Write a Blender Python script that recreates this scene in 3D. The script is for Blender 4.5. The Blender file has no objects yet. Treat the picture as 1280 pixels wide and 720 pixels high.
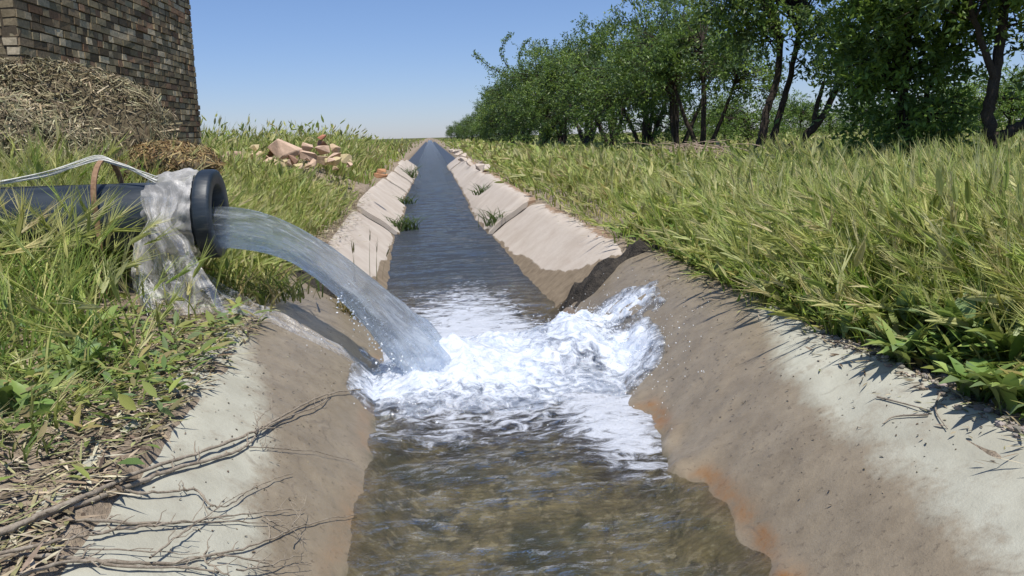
import bpy, bmesh, math, random
import numpy as np
from mathutils import Vector, Matrix

random.seed(7)
RNG = np.random.default_rng(11)
scene = bpy.context.scene
COL = scene.collection

# ------------------------------------------------------------------ camera maths
F_PX, VPX, VPY, ROLL, CAM_H = 1060.0, 537.0, 172.0, math.radians(2.5), 1.2
_d = np.array([(VPX-640)/F_PX, (360-VPY)/F_PX, -1.0]); _d /= np.linalg.norm(_d)
_u = np.array([-math.sin(ROLL), math.cos(ROLL), 0.0])
_Z = _u-(_u@_d)*_d; _Z /= np.linalg.norm(_Z)
_X = np.cross(_d, _Z)
ROT = np.stack([_X, _d, _Z])
CAM = np.array([0.0, 0.0, CAM_H])

def ray(px, py):
    return ROT@np.array([(px-640)/F_PX, (360-py)/F_PX, -1.0])

def at(px, py, y):
    r = ray(px, py)
    return CAM+r*(y/r[1])

# ------------------------------------------------------------------ noise + terrain
_perm = np.random.default_rng(3).random(65536)

def vnoise(x, y, seed=0):
    x = np.asarray(x, float); y = np.asarray(y, float)
    xi = np.floor(x).astype(np.int64); yi = np.floor(y).astype(np.int64)
    fx = x-xi; fy = y-yi
    fx = fx*fx*(3-2*fx); fy = fy*fy*(3-2*fy)
    def h(a, b):
        return _perm[(a*7349+b*19991+seed*5077) & 65535]
    return ((h(xi, yi)*(1-fx)+h(xi+1, yi)*fx)*(1-fy)+(h(xi, yi+1)*(1-fx)+h(xi+1, yi+1)*fx)*fy)*2-1

def fbm(x, y, oct=4, seed=0):
    r = 0; a = 1; f = 1
    for i in range(oct):
        r = r+a*vnoise(np.asarray(x)*f, np.asarray(y)*f, seed+i*17); a *= .5; f *= 2.03
    return r

def sstep(a, b, x):
    t = np.clip((np.asarray(x, float)-a)/(b-a), 0, 1)
    return t*t*(3-2*t)

def xc(y):
    return 0.30-0.22*sstep(2, 14, y)

def smin(a, b, k):
    h = np.clip(.5+.5*(b-a)/k, 0, 1)
    return b*(1-h)+a*h-k*h*(1-h)

def lining_z(x, y):
    s = x-xc(y); a = np.abs(s)
    slope = -.0+(a-.58)*.85
    top = .40+(a-1.05)*.10
    near = 1-sstep(5.0, 5.9, y)
    k = .03+.22*near
    z = smin(slope, top+.02*near, k)
    z = z-.30*near*sstep(1.20, 1.45, a)
    z = -smin(-z, .14+0*z, .06)
    return z+near*(.012*fbm(x*2.2, y*2.2, 3, 5)+.004*fbm(x*14, y*14, 2, 8))

def ground_z(x, y):
    x = np.asarray(x, float); y = np.asarray(y, float)
    s = x-xc(y); a = np.abs(s)
    e = a-np.where(s < 0, 1.20-.13*(1-sstep(2.6, 3.6, y)), 1.20)-.10*fbm(y*1.3, x*.7, 3, 40)-.05*fbm(y*7, x*7, 3, 44)
    rise = .10+.20*sstep(3.2, 5.5, y)*(1-.75*sstep(22, 60, y))
    left = .385+rise*sstep(.0, 1.3, e)
    left = left+.33*np.exp(-((x+2.2)/1.15)**2-((y-13.7)/.75)**2)
    right = .385+.10*sstep(0, .5, e)
    out = np.where(s < 0, left, right)+.02*fbm(x*1.7, y*1.7, 3, 60)*np.clip(e*2, 0, 1)+.026*np.clip(e*6, -.6, .6)
    inn = lining_z(x, y)-.09
    w = sstep(1.0, 1.12, a)
    return inn*(1-w)+np.maximum(out, inn*0-9)*w

def surf_z(x, y):
    return np.maximum(ground_z(x, y), np.where(np.abs(x-xc(y)) < 1.4, lining_z(x, y), -9))

def on(px, py, lift=0.0):
    """the point of the bank or ground seen at one spot of the picture"""
    r = ray(px, py); t = .8
    p = CAM+r*t
    while t < 300:
        p = CAM+r*t
        if p[2]-lift <= max(float(surf_z(p[0], p[1])), 0.0):
            break
        t *= 1.004
    return p

# ------------------------------------------------------------------ node helpers
def newmat(name):
    m = bpy.data.materials.new(name); m.use_nodes = True
    nt = m.node_tree; nt.nodes.clear()
    out = nt.nodes.new('ShaderNodeOutputMaterial')
    return m, nt, out

def N(nt, typ, inputs=None, **props):
    n = nt.nodes.new(typ)
    for k, v in props.items():
        setattr(n, k, v)
    for k, v in (inputs or {}).items():
        if isinstance(v, bpy.types.NodeSocket):
            nt.links.new(v, n.inputs[k])
        else:
            n.inputs[k].default_value = v
    return n

def rgba(c):
    return (c[0], c[1], c[2], 1.0)

def mixc(nt, f, a, b, blend='MIX'):
    n = nt.nodes.new('ShaderNodeMix'); n.data_type = 'RGBA'; n.blend_type = blend
    for k, v in ((0, f), (6, a), (7, b)):
        if isinstance(v, bpy.types.NodeSocket):
            nt.links.new(v, n.inputs[k])
        else:
            n.inputs[k].default_value = v if k == 0 else rgba(v)
    return n.outputs[2]

def ramp(nt, f, p0, p1, c0=(0, 0, 0), c1=(1, 1, 1)):
    n = nt.nodes.new('ShaderNodeValToRGB')
    n.color_ramp.elements[0].position = p0; n.color_ramp.elements[1].position = p1
    n.color_ramp.elements[0].color = rgba(c0); n.color_ramp.elements[1].color = rgba(c1)
    nt.links.new(f, n.inputs[0])
    return n.outputs[0]

def math_(nt, op, a, b=0.0):
    n = nt.nodes.new('ShaderNodeMath'); n.operation = op
    for k, v in ((0, a), (1, b)):
        if isinstance(v, bpy.types.NodeSocket):
            nt.links.new(v, n.inputs[k])
        else:
            n.inputs[k].default_value = v
    return n.outputs[0]

def coords(nt, scale=(1, 1, 1)):
    t = nt.nodes.new('ShaderNodeTexCoord')
    return N(nt, 'ShaderNodeMapping', {'Vector': t.outputs['Object'], 'Scale': scale}).outputs[0]

def noise(nt, scale, detail=4, rough=.6, vec=None, dist=0.0):
    i = {'Scale': scale, 'Detail': detail, 'Roughness': rough, 'Distortion': dist}
    if vec is None:
        vec = coords(nt)
    i['Vector'] = vec
    return N(nt, 'ShaderNodeTexNoise', i).outputs['Fac']

def attr(nt, name):
    return N(nt, 'ShaderNodeAttribute', attribute_name=name)

def bump(nt, h, strength=.5, dist=.02):
    return N(nt, 'ShaderNodeBump', {'Height': h, 'Strength': strength, 'Distance': dist}).outputs[0]

def leaf_mat(name, trans=.35, gloss=.35, rough=.5):
    m, nt, out = newmat(name)
    c = attr(nt, 'tint').outputs['Color']
    p = N(nt, 'ShaderNodeBsdfPrincipled', {'Base Color': c, 'Roughness': rough, 'Specular IOR Level': gloss})
    tc = mixc(nt, .6, c, (.20, .26, .03))
    tr = N(nt, 'ShaderNodeBsdfTranslucent', {'Color': mixc(nt, .5, c, tc)})
    mx = N(nt, 'ShaderNodeMixShader', {0: trans, 1: p.outputs[0], 2: tr.outputs[0]})
    nt.links.new(mx.outputs[0], out.inputs[0])
    return m

def simple_mat(name, c1, c2, scale=6, rough=.8, bstr=.4, bdist=.02, detail=5, spec=.3, metallic=0.0, stretch=(1, 1, 1)):
    m, nt, out = newmat(name)
    v = coords(nt, stretch)
    n = noise(nt, scale, detail, .65, v)
    n2 = noise(nt, scale*5, 4, .6, v)
    f = ramp(nt, math_(nt, 'ADD', math_(nt, 'MULTIPLY', n, .7), math_(nt, 'MULTIPLY', n2, .3)), .36, .64)
    p = N(nt, 'ShaderNodeBsdfPrincipled', {'Base Color': mixc(nt, f, c1, c2), 'Roughness': rough, 'Specular IOR Level': spec,
                                          'Metallic': metallic, 'Normal': bump(nt, n2, bstr, bdist)})
    nt.links.new(p.outputs[0], out.inputs[0])
    return m

def tint_mat(name, rough=.85, nscale=9, amount=.35, bstr=.5, bdist=.01, spec=.3):
    m, nt, out = newmat(name)
    c = attr(nt, 'tint').outputs['Color']
    n = noise(nt, nscale, 6, .65)
    dark = mixc(nt, 1.0, c, (1-amount, 1-amount, 1-amount*1.05), 'MULTIPLY')
    p = N(nt, 'ShaderNodeBsdfPrincipled', {'Base Color': mixc(nt, ramp(nt, n, .38, .62), dark, c), 'Roughness': rough,
                                          'Specular IOR Level': spec, 'Normal': bump(nt, n, bstr, bdist)})
    nt.links.new(p.outputs[0], out.inputs[0])
    return m

# ------------------------------------------------------------------ mesh helpers
def link(name, me, mat=None, parent=None, smooth=False):
    o = bpy.data.objects.new(name, me); COL.objects.link(o)
    if mat is not None:
        me.materials.append(mat)
    if parent is not None:
        o.parent = parent
    if smooth:
        me.polygons.foreach_set('use_smooth', np.ones(len(me.polygons), dtype=bool))
    return o

def npmesh(name, V, Fq, tint=None, floats=None):
    """V (n,3), Fq (m,k) with k = 3 or 4"""
    V = np.asarray(V, np.float32); Fq = np.asarray(Fq, np.int32)
    me = bpy.data.meshes.new(name)
    k = Fq.shape[1]
    me.vertices.add(len(V)); me.vertices.foreach_set('co', V.ravel())
    me.loops.add(Fq.size); me.loops.foreach_set('vertex_index', Fq.ravel())
    me.polygons.add(len(Fq))
    me.polygons.foreach_set('loop_start', np.arange(0, Fq.size, k, dtype=np.int32))
    me.polygons.foreach_set('loop_total', np.full(len(Fq), k, np.int32))
    me.update(calc_edges=True)
    if tint is not None:
        a = me.attributes.new('tint', 'FLOAT_COLOR', 'POINT')
        c = np.ones((len(V), 4), np.float32); c[:, :3] = tint
        a.data.foreach_set('color', c.ravel())
    for n, arr in (floats or {}).items():
        a = me.attributes.new(n, 'FLOAT', 'POINT'); a.data.foreach_set('value', np.asarray(arr, np.float32).ravel())
    return me

def grid_faces(nr, nc):
    i = np.arange(nr-1)[:, None]*nc+np.arange(nc-1)[None, :]
    i = i.ravel()
    return np.stack([i, i+1, i+nc+1, i+nc], 1)

class MB:
    """collects pieces that become ONE mesh"""
    def __init__(s):
        s.v = []; s.f = []; s.c = []; s.n = 0
    def add(s, V, Fq, c=(.5, .5, .5)):
        V = np.asarray(V, float); Fq = np.asarray(Fq)
        s.v.append(V); s.f.append(Fq+s.n); s.n += len(V)
        c = np.asarray(c, float)
        s.c.append(np.broadcast_to(c, (len(V), 3)) if c.ndim == 1 else c)
    def tube(s, pts, rad, seg=6, c=(.5, .5, .5), cap=True):
        pts = np.asarray(pts, float); n = len(pts)
        rad = np.broadcast_to(np.asarray(rad, float), (n,))
        T = np.gradient(pts, axis=0); T /= np.linalg.norm(T, axis=1)[:, None]+1e-9
        ref = np.array([0, 0, 1.0]) if abs(T[:, 2]).mean() < .8 else np.array([1.0, 0, 0])
        A = np.cross(T, ref); A /= np.linalg.norm(A, axis=1)[:, None]+1e-9
        B = np.cross(T, A)
        an = np.linspace(0, 2*math.pi, seg, endpoint=False)
        V = pts[:, None, :]+rad[:, None, None]*(np.cos(an)[None, :, None]*A[:, None, :]+np.sin(an)[None, :, None]*B[:, None, :])
        V = V.reshape(-1, 3)
        i = np.arange(n-1)[:, None]*seg; j = np.arange(seg)[None, :]; j2 = (j+1) % seg
        Fq = np.stack([i+j, i+j2, i+seg+j2, i+seg+j], -1).reshape(-1, 4)
        if cap:
            V = np.vstack([V, pts[:1], pts[-1:]])
            k = np.arange(seg); k2 = (k+1) % seg
            Fq = np.vstack([Fq, np.stack([k2, k, k*0+n*seg, k*0+n*seg], 1)[:, [0, 1, 2, 2]],
                            np.stack([(n-1)*seg+k, (n-1)*seg+k2, k*0+n*seg+1, k*0+n*seg+1], 1)])
        s.add(V, Fq, c)
    def box(s, cx, cy, cz, sx, sy, sz, c=(.5, .5, .5), jit=0.0, rot=None):
        V = np.array([[x, y, z] for x in (-1, 1) for y in (-1, 1) for z in (-1, 1)], float)*np.array([sx, sy, sz])/2
        if jit:
            V = V+RNG.normal(0, jit, V.shape)
        if rot is not None:
            V = V@np.array(rot).T
        V = V+np.array([cx, cy, cz])
        s.add(V, [[0, 1, 3, 2], [4, 6, 7, 5], [0, 4, 5, 1], [2, 3, 7, 6], [0, 2, 6, 4], [1, 5, 7, 3]], c)
    def build(s, name, mat, parent=None, smooth=False, link_it=True):
        V = np.vstack(s.v); Fq = np.vstack(s.f); c = np.vstack(s.c)
        me = npmesh(name, V, Fq, c)
        me.validate()
        me.polygons.foreach_set('use_smooth', np.full(len(me.polygons), smooth, dtype=bool))
        if not link_it:
            me.materials.append(mat); return me
        return link(name, me, mat, parent)

def tag(o, label=None, cat=None, group=None, kind=None):
    if label: o['label'] = label
    if cat: o['category'] = cat
    if group: o['group'] = group
    if kind: o['kind'] = kind
    return o

def empty(name, loc, label, cat, group=None):
    o = bpy.data.objects.new(name, None); COL.objects.link(o)
    o.location = loc; o.empty_display_size = .1
    return tag(o, label, cat, group)

def blades(mb, P, h, w, az, lean, col, rows=4, curl=1.8, taper=.75, tipcol=None, wide=None):
    """grass blades: P (n,3) bases, arrays of height, width, lean azimuth, lean; each is a curved ribbon"""
    n = len(P)
    t = np.linspace(0, 1, rows)[None, :]
    dirx = np.cos(az)[:, None]; diry = np.sin(az)[:, None]
    up = h[:, None]*(t-.35*lean[:, None]*t**2.2)
    ou = h[:, None]*lean[:, None]*t**curl
    cx = P[:, 0, None]+dirx*ou; cy = P[:, 1, None]+diry*ou; cz = P[:, 2, None]+up
    if wide is None:
        wd = w[:, None]*(1-t**2)**taper*.5+.0006
    else:
        wd = w[:, None]*np.asarray(wide)[None, :]*.5
    tw = RNG.uniform(0, math.pi, n)[:, None]
    sx = -np.sin(az[:, None]+tw*.6)*wd; sy = np.cos(az[:, None]+tw*.6)*wd
    L = np.stack([cx-sx, cy-sy, cz], -1); R_ = np.stack([cx+sx, cy+sy, cz], -1)
    V = np.stack([L, R_], 2).reshape(-1, 3)
    b = (np.arange(n)*rows*2)[:, None]+(np.arange(rows-1)*2)[None, :]
    b = b.ravel()
    Fq = np.stack([b, b+1, b+3, b+2], 1)
    tt = np.repeat(np.broadcast_to(t, (n, rows))[:, :, None], 2, 2).reshape(-1, 1)
    c0 = np.repeat(col, rows*2, 0)
    c1 = c0 if tipcol is None else np.repeat(tipcol, rows*2, 0)
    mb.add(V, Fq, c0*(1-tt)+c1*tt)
    tip = np.stack([cx[:, -1], cy[:, -1], cz[:, -1]], -1)
    dr = tip-np.stack([cx[:, -2], cy[:, -2], cz[:, -2]], -1)
    dr /= np.linalg.norm(dr, axis=1)[:, None]+1e-9
    return tip, dr

def spikes(mb, P, D, length, width, col, awns=4, awnlen=.07):
    """bearded seed heads: two crossed lens ribbons and long awns"""
    n = len(P)
    for k in range(2):
        rnd = RNG.normal(0, 1, (n, 3)); S = np.cross(D, rnd); S /= np.linalg.norm(S, axis=1)[:, None]+1e-9
        t = np.array([0, .3, .75, 1.0]); prof = np.array([.45, 1, .75, .12])
        C = P[:, None, :]+D[:, None, :]*(length[:, None, None]*t[None, :, None])
        C = C+np.array([0, 0, -1.0])*(length[:, None, None]*.18*(t**2)[None, :, None])
        off = S[:, None, :]*(width[:, None, None]*.5*prof[None, :, None])
        V = np.stack([C-off, C+off], 2).reshape(-1, 3)
        b = ((np.arange(n)*8)[:, None]+(np.arange(3)*2)[None, :]).ravel()
        mb.add(V, np.stack([b, b+1, b+3, b+2], 1), np.repeat(col, 8, 0))
    for k in range(awns):
        f = RNG.uniform(.2, .9, n)[:, None]
        B = P+D*length[:, None]*f
        dd = D+RNG.normal(0, .17, (n, 3)); dd /= np.linalg.norm(dd, axis=1)[:, None]
        S = np.cross(dd, RNG.normal(0, 1, (n, 3))); S /= np.linalg.norm(S, axis=1)[:, None]+1e-9
        L = awnlen*RNG.uniform(.7, 1.2, n)[:, None]
        aw = np.maximum(width[:, None]*.11, .0011)
        V = np.stack([B-S*aw, B+S*aw, B+dd*L+S*.0003, B+dd*L-S*.0003], 1).reshape(-1, 3)
        b = np.arange(n)*4
        mb.add(V, np.stack([b, b+1, b+2, b+3], 1), np.repeat(col*np.array([1.15, 1.12, 1.1]), 4, 0))

def pick(cols, n, jitter=.18):
    cols = np.array(cols)
    c = cols[RNG.integers(0, len(cols), n)]
    return c*RNG.uniform(1-jitter, 1+jitter, (n, 1))*RNG.uniform(.93, 1.07, (n, 3))

def leaf_shapes(mb, P, D, U, length, width, col, fold=.25, droop=.0):
    """lens leaves folded along the midrib: P base, D along, U up-ish"""
    n = len(P)
    S = np.cross(D, U); S /= np.linalg.norm(S, axis=1)[:, None]+1e-9
    Nn = np.cross(S, D)
    t = np.array([0, .25, .6, 1.0]); prof = np.array([.1, .85, .9, .04])
    C = P[:, None, :]+D[:, None, :]*(length[:, None, None]*t[None, :, None])-Nn[:, None, :]*(length[:, None, None]*droop*(t**2)[None, :, None])
    off = S[:, None, :]*(width[:, None, None]*.5*prof[None, :, None])
    lift = Nn[:, None, :]*(width[:, None, None]*fold*.5*prof[None, :, None])
    V = np.stack([C-off+lift, C, C+off+lift], 2).reshape(-1, 3)
    b = ((np.arange(n)*12)[:, None]+(np.arange(3)*3)[None, :]).ravel()
    Fq = np.vstack([np.stack([b, b+1, b+4, b+3], 1), np.stack([b+1, b+2, b+5, b+4], 1)])
    cc = np.repeat(col, 12, 0)
    mb.add(V, Fq, cc)

def unit(a):
    return a/(np.linalg.norm(a, axis=-1, keepdims=True)+1e-9)

# ------------------------------------------------------------------ world, sun, camera
SUN_EL, SUN_AZ = math.radians(69), math.radians(168)          # azimuth from +Y towards +X
w = bpy.data.worlds.new("World"); scene.world = w; w.use_nodes = True
nt = w.node_tree; nt.nodes.clear()
sky = N(nt, 'ShaderNodeTexSky', sky_type='NISHITA', sun_disc=False, sun_elevation=SUN_EL, sun_rotation=SUN_AZ,
        altitude=1200, air_density=1.0, dust_density=.5, ozone_density=4.0)
tcw = nt.nodes.new('ShaderNodeTexCoord'); sp = N(nt, 'ShaderNodeSeparateXYZ', {0: tcw.outputs['Generated']})
hazy = ramp(nt, sp.outputs[2], .0, .30, (.66, .68, .88), (.86, .90, .99))
bg = N(nt, 'ShaderNodeBackground', {'Color': mixc(nt, 1.0, sky.outputs[0], (1, 1, 1), 'MULTIPLY'), 'Strength': .105})
nt.links.new(hazy, bg.inputs['Color'].links[0].from_node.inputs[7])
wo = N(nt, 'ShaderNodeOutputWorld', {'Surface': bg.outputs[0]})
sun = bpy.data.lights.new('sun', 'SUN'); sun.energy = 4.2; sun.angle = math.radians(.5); sun.color = (1, .95, .87)
so = bpy.data.objects.new('sun', sun); COL.objects.link(so)
sd = Vector((math.sin(SUN_AZ)*math.cos(SUN_EL), math.cos(SUN_AZ)*math.cos(SUN_EL), math.sin(SUN_EL)))
so.rotation_euler = sd.to_track_quat('Z', 'Y').to_euler(); so.location = (5, 8, 20)
cd = bpy.data.cameras.new('camera'); co = bpy.data.objects.new('camera', cd); COL.objects.link(co)
cd.sensor_width = 36; cd.lens = F_PX/1280*36; cd.clip_start = .05; cd.clip_end = 6000
M = Matrix.Identity(4)
for r in range(3):
    for c in range(3):
        M[r][c] = ROT[r, c]
M.translation = Vector(CAM)
co.matrix_world = M
scene.camera = co
vs = scene.view_settings
vs.view_transform = 'Standard'; vs.look = 'None'; vs.gamma = 1; vs.use_curve_mapping = False; vs.exposure = 0.25
scene.render.engine = 'CYCLES'
cy = scene.cycles
cy.use_denoising = True; cy.max_bounces = 8; cy.transparent_max_bounces = 24; cy.transmission_bounces = 6
cy.diffuse_bounces = 3; cy.glossy_bounces = 3; cy.sample_clamp_indirect = 6.0; cy.caustics_reflective = False

# ------------------------------------------------------------------ ground
def axis_pts(lo, hi, fine_lo, fine_hi, step, growth=1.12):
    a = list(np.arange(fine_lo, fine_hi+1e-6, step))
    d = step; x = fine_hi
    while x < hi:
        d *= growth; x += d; a.append(x)
    d = step; x = fine_lo
    while x > lo:
        d *= growth; x -= d; a.insert(0, x)
    return np.array(a)

gx = axis_pts(-1500, 1500, -3.2, 3.2, .05); gy = axis_pts(-30, 3000, -.5, 14.5, .06, 1.06)
GX, GY = np.meshgrid(gx, gy)
GZ = ground_z(GX, GY)
m, nt, out = newmat('soil')
n1 = noise(nt, .9, 6, .6); n2 = noise(nt, 14, 6, .7); n3 = noise(nt, 60, 4, .6)
g = attr(nt, 'grassy').outputs['Fac']
soil = mixc(nt, ramp(nt, n2, .35, .65), (.19, .15, .11), (.38, .31, .235))
soil = mixc(nt, math_(nt, 'MULTIPLY', ramp(nt, n3, .55, .7), .5), soil, (.36, .30, .21))
fld = mixc(nt, ramp(nt, n1, .4, .6), (.085, .085, .03), (.12, .125, .045))
colr = mixc(nt, g, soil, fld)
p = N(nt, 'ShaderNodeBsdfPrincipled', {'Base Color': colr, 'Roughness': .95, 'Specular IOR Level': .15,
      'Normal': bump(nt, math_(nt, 'ADD', n2, math_(nt, 'MULTIPLY', n3, .4)), .8, .03)})
nt.links.new(p.outputs[0], out.inputs[0]); M_SOIL = m
edge = np.abs(GX-xc(GY))
grassy = np.clip((edge-1.9)*.8, 0, 1)
grassy = np.where((GX < 0) & (GY < 3.4), 0, grassy)
me = npmesh('ground', np.stack([GX, GY, GZ], -1).reshape(-1, 3), grid_faces(len(gy), len(gx)), floats={'grassy': grassy})
tag(link('ground', me, M_SOIL, smooth=True), kind='structure')

# ------------------------------------------------------------------ canal bed and near banks
ly = np.concatenate([np.arange(.3, 6.0, .03), 6.0*1.02**np.arange(0, 180)])
ls = np.concatenate([np.linspace(-1.5, -1.1, 12, endpoint=False), np.linspace(-1.1, 1.1, 90), np.linspace(1.1, 1.5, 13)[1:]])
LS, LY = np.meshgrid(ls, ly)
LX = LS+xc(LY)
LZ = lining_z(LX, LY)
farm = sstep(5.6, 5.75, LY)
LZ = LZ-.085*farm*sstep(.3, .5, np.abs(LS))                 # the separate slabs lie on top beyond the joint
LZ = LZ-.12*farm*sstep(1.02, 1.12, np.abs(LS))
LZ = LZ+.07*np.clip(fbm(LX*7, LY*5, 3, 141)-.05, 0, 1)*np.exp(-((LS-.53)/.10)**2)*(1-sstep(3.2, 4.0, LY))
nearwet = (1-sstep(4.6, 6.5, LY))
# height up to which splashing keeps the mortar wet
wr = np.interp(LY, [1.5, 2.2, 3.0, 4.0, 5.2], [.86, .93, 1.02, 1.22, 1.6])
wl = np.interp(LY, [1.5, 2.2, 2.8, 3.4, 4.0, 5.2], [.74, .80, .90, 1.05, 1.25, 1.5])
lim = np.where(LS > 0, wr, wl)
wet = 1-sstep(-.13, .13, np.abs(LS)-lim+.05*fbm(LX*3, LY*3, 4, 77))
rust = np.exp(-((LZ-.028-.012*fbm(LX*4, LY*4, 2, 9))/.022)**2)*np.clip(.60+.8*fbm(LX*4, LY*4, 3, 31), 0, 1)*nearwet*np.where(LS > 0, 1.5, .5)
m, nt, out = newmat('old_mortar')
n1 = noise(nt, 3.2, 6, .65); n2 = noise(nt, 45, 5, .7); n3 = noise(nt, 160, 3, .6); n4 = noise(nt, 9, 7, .7)
wa = attr(nt, 'wet').outputs['Fac']; ra = attr(nt, 'rust').outputs['Fac']; ba = attr(nt, 'bed').outputs['Fac']
dry = mixc(nt, ramp(nt, n1, .38, .62), (.36, .35, .285), (.455, .45, .375))
dry = mixc(nt, math_(nt, 'MULTIPLY', ramp(nt, n4, .54, .66), .55), dry, (.27, .235, .18))
vor = N(nt, 'ShaderNodeTexVoronoi', {'Scale': 2.2, 'Vector': N(nt, 'ShaderNodeMixRGB', {0: .12, 1: coords(nt), 2: N(nt, 'ShaderNodeTexNoise', {'Scale': 5.0, 'Vector': coords(nt)}).outputs['Color']}).outputs[0]}, feature='DISTANCE_TO_EDGE')
crk = ramp(nt, vor.outputs['Distance'], .0, .012, (1, 1, 1), (0, 0, 0))
crk = math_(nt, 'MULTIPLY', crk, ramp(nt, n1, .5, .6))
wetc = mixc(nt, ramp(nt, n4, .30, .70), (.195, .158, .110), (.295, .245, .175))
wetc = mixc(nt, math_(nt, 'MULTIPLY', ramp(nt, n2, .58, .67), .55), wetc, (.07, .055, .04))
wetc = mixc(nt, math_(nt, 'MULTIPLY', ramp(nt, n2, .28, .40, (1, 1, 1), (0, 0, 0)), .5), wetc, (.30, .235, .16))
wf = ramp(nt, math_(nt, 'ADD', wa, math_(nt, 'ADD', math_(nt, 'MULTIPLY', math_(nt, 'SUBTRACT', n4, .5), 1.0), math_(nt, 'MULTIPLY', math_(nt, 'SUBTRACT', n2, .5), .45))), .25, .75)
colr = mixc(nt, wf, dry, wetc)
colr = mixc(nt, math_(nt, 'MULTIPLY', math_(nt, 'MULTIPLY', ra, .95), ramp(nt, n4, .36, .58)), colr, (.24, .115, .035))
bn = noise(nt, 11, 7, .72, coords(nt, (1, .55, 1)), .6)
bedc = mixc(nt, ramp(nt, bn, .36, .62), (.038, .042, .028), (.25, .22, .145))
bedc = mixc(nt, math_(nt, 'MULTIPLY', ramp(nt, noise(nt, 26, 3, .5), .57, .64), .7), bedc, (.36, .33, .26))
bedc = mixc(nt, math_(nt, 'MULTIPLY', ramp(nt, noise(nt, 3.0, 4, .6, coords(nt, (1, .7, 1.001))), .54, .62), .8), bedc, (.028, .038, .014))
bedc = mixc(nt, attr(nt, 'deep').outputs['Fac'], bedc, (.035, .034, .034))  # bed painted darker with distance, helping the far water look sky-blue
colr = mixc(nt, ba, colr, bedc)
colr = mixc(nt, math_(nt, 'MULTIPLY', crk, .5), colr, (.12, .095, .07))
colr = mixc(nt, attr(nt, 'joint').outputs['Fac'], colr, (.045, .038, .03))
rg = N(nt, 'ShaderNodeMapRange', {'Value': wf, 'To Min': .9, 'To Max': .38})
h = math_(nt, 'ADD', math_(nt, 'MULTIPLY', n2, .7), math_(nt, 'ADD', math_(nt, 'MULTIPLY', n3, .35), n4))
p = N(nt, 'ShaderNodeBsdfPrincipled', {'Base Color': colr, 'Roughness': rg.outputs[0], 'Specular IOR Level': .35,
      'Normal': bump(nt, h, .30, .012)})
nt.links.new(p.outputs[0], out.inputs[0]); M_MORTAR = m
far_dark = sstep(5.0, 7.0, LY)
bedm = 1-sstep(-.035, .005, LZ+.02*fbm(LX*9, LY*9, 3, 15))
me = npmesh('canal_bed', np.stack([LX, LY, LZ], -1).reshape(-1, 3), grid_faces(len(ly), len(ls)), floats={'wet': np.maximum(wet, farm), 'rust': rust, 'bed': bedm, 'deep': far_dark, 'joint': farm*sstep(.5, .6, np.abs(LS))})
tag(link('canal_bed', me, M_MORTAR, smooth=True), kind='structure')

# ------------------------------------------------------------------ lining slabs beyond the joint
m, nt, out = newmat('pale_concrete')
n1 = noise(nt, 2.5, 6, .65); n2 = noise(nt, 40, 5, .65)
hz = attr(nt, 'wet').outputs['Fac']; so_ = attr(nt, 'soil').outputs['Fac']
dry = mixc(nt, ramp(nt, n1, .35, .65), (.47, .405, .34), (.57, .51, .445))
dry = mixc(nt, math_(nt, 'MULTIPLY', ramp(nt, noise(nt, 7, 7, .7, coords(nt, (1, .5, 1))), .52, .68), .4), dry, (.42, .34, .28))
c = mixc(nt, ramp(nt, math_(nt, 'ADD', hz, math_(nt, 'MULTIPLY', math_(nt, 'SUBTRACT', n2, .5), .6)), .42, .58), dry, mixc(nt, ramp(nt, noise(nt, 11, 7, .7), .36, .64), (.175, .135, .092), (.27, .215, .15)))
c = mixc(nt, ramp(nt, math_(nt, 'ADD', so_, math_(nt, 'MULTIPLY', math_(nt, 'SUBTRACT', noise(nt, 18, 6, .7), .5), 1.6)), .45, .6), c, (.31, .215, .145))
p = N(nt, 'ShaderNodeBsdfPrincipled', {'Base Color': c, 'Roughness': .85, 'Specular IOR Level': .25, 'Normal': bump(nt, n2, .35, .01)})
nt.links.new(p.outputs[0], out.inputs[0]); M_SLAB = m

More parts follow.
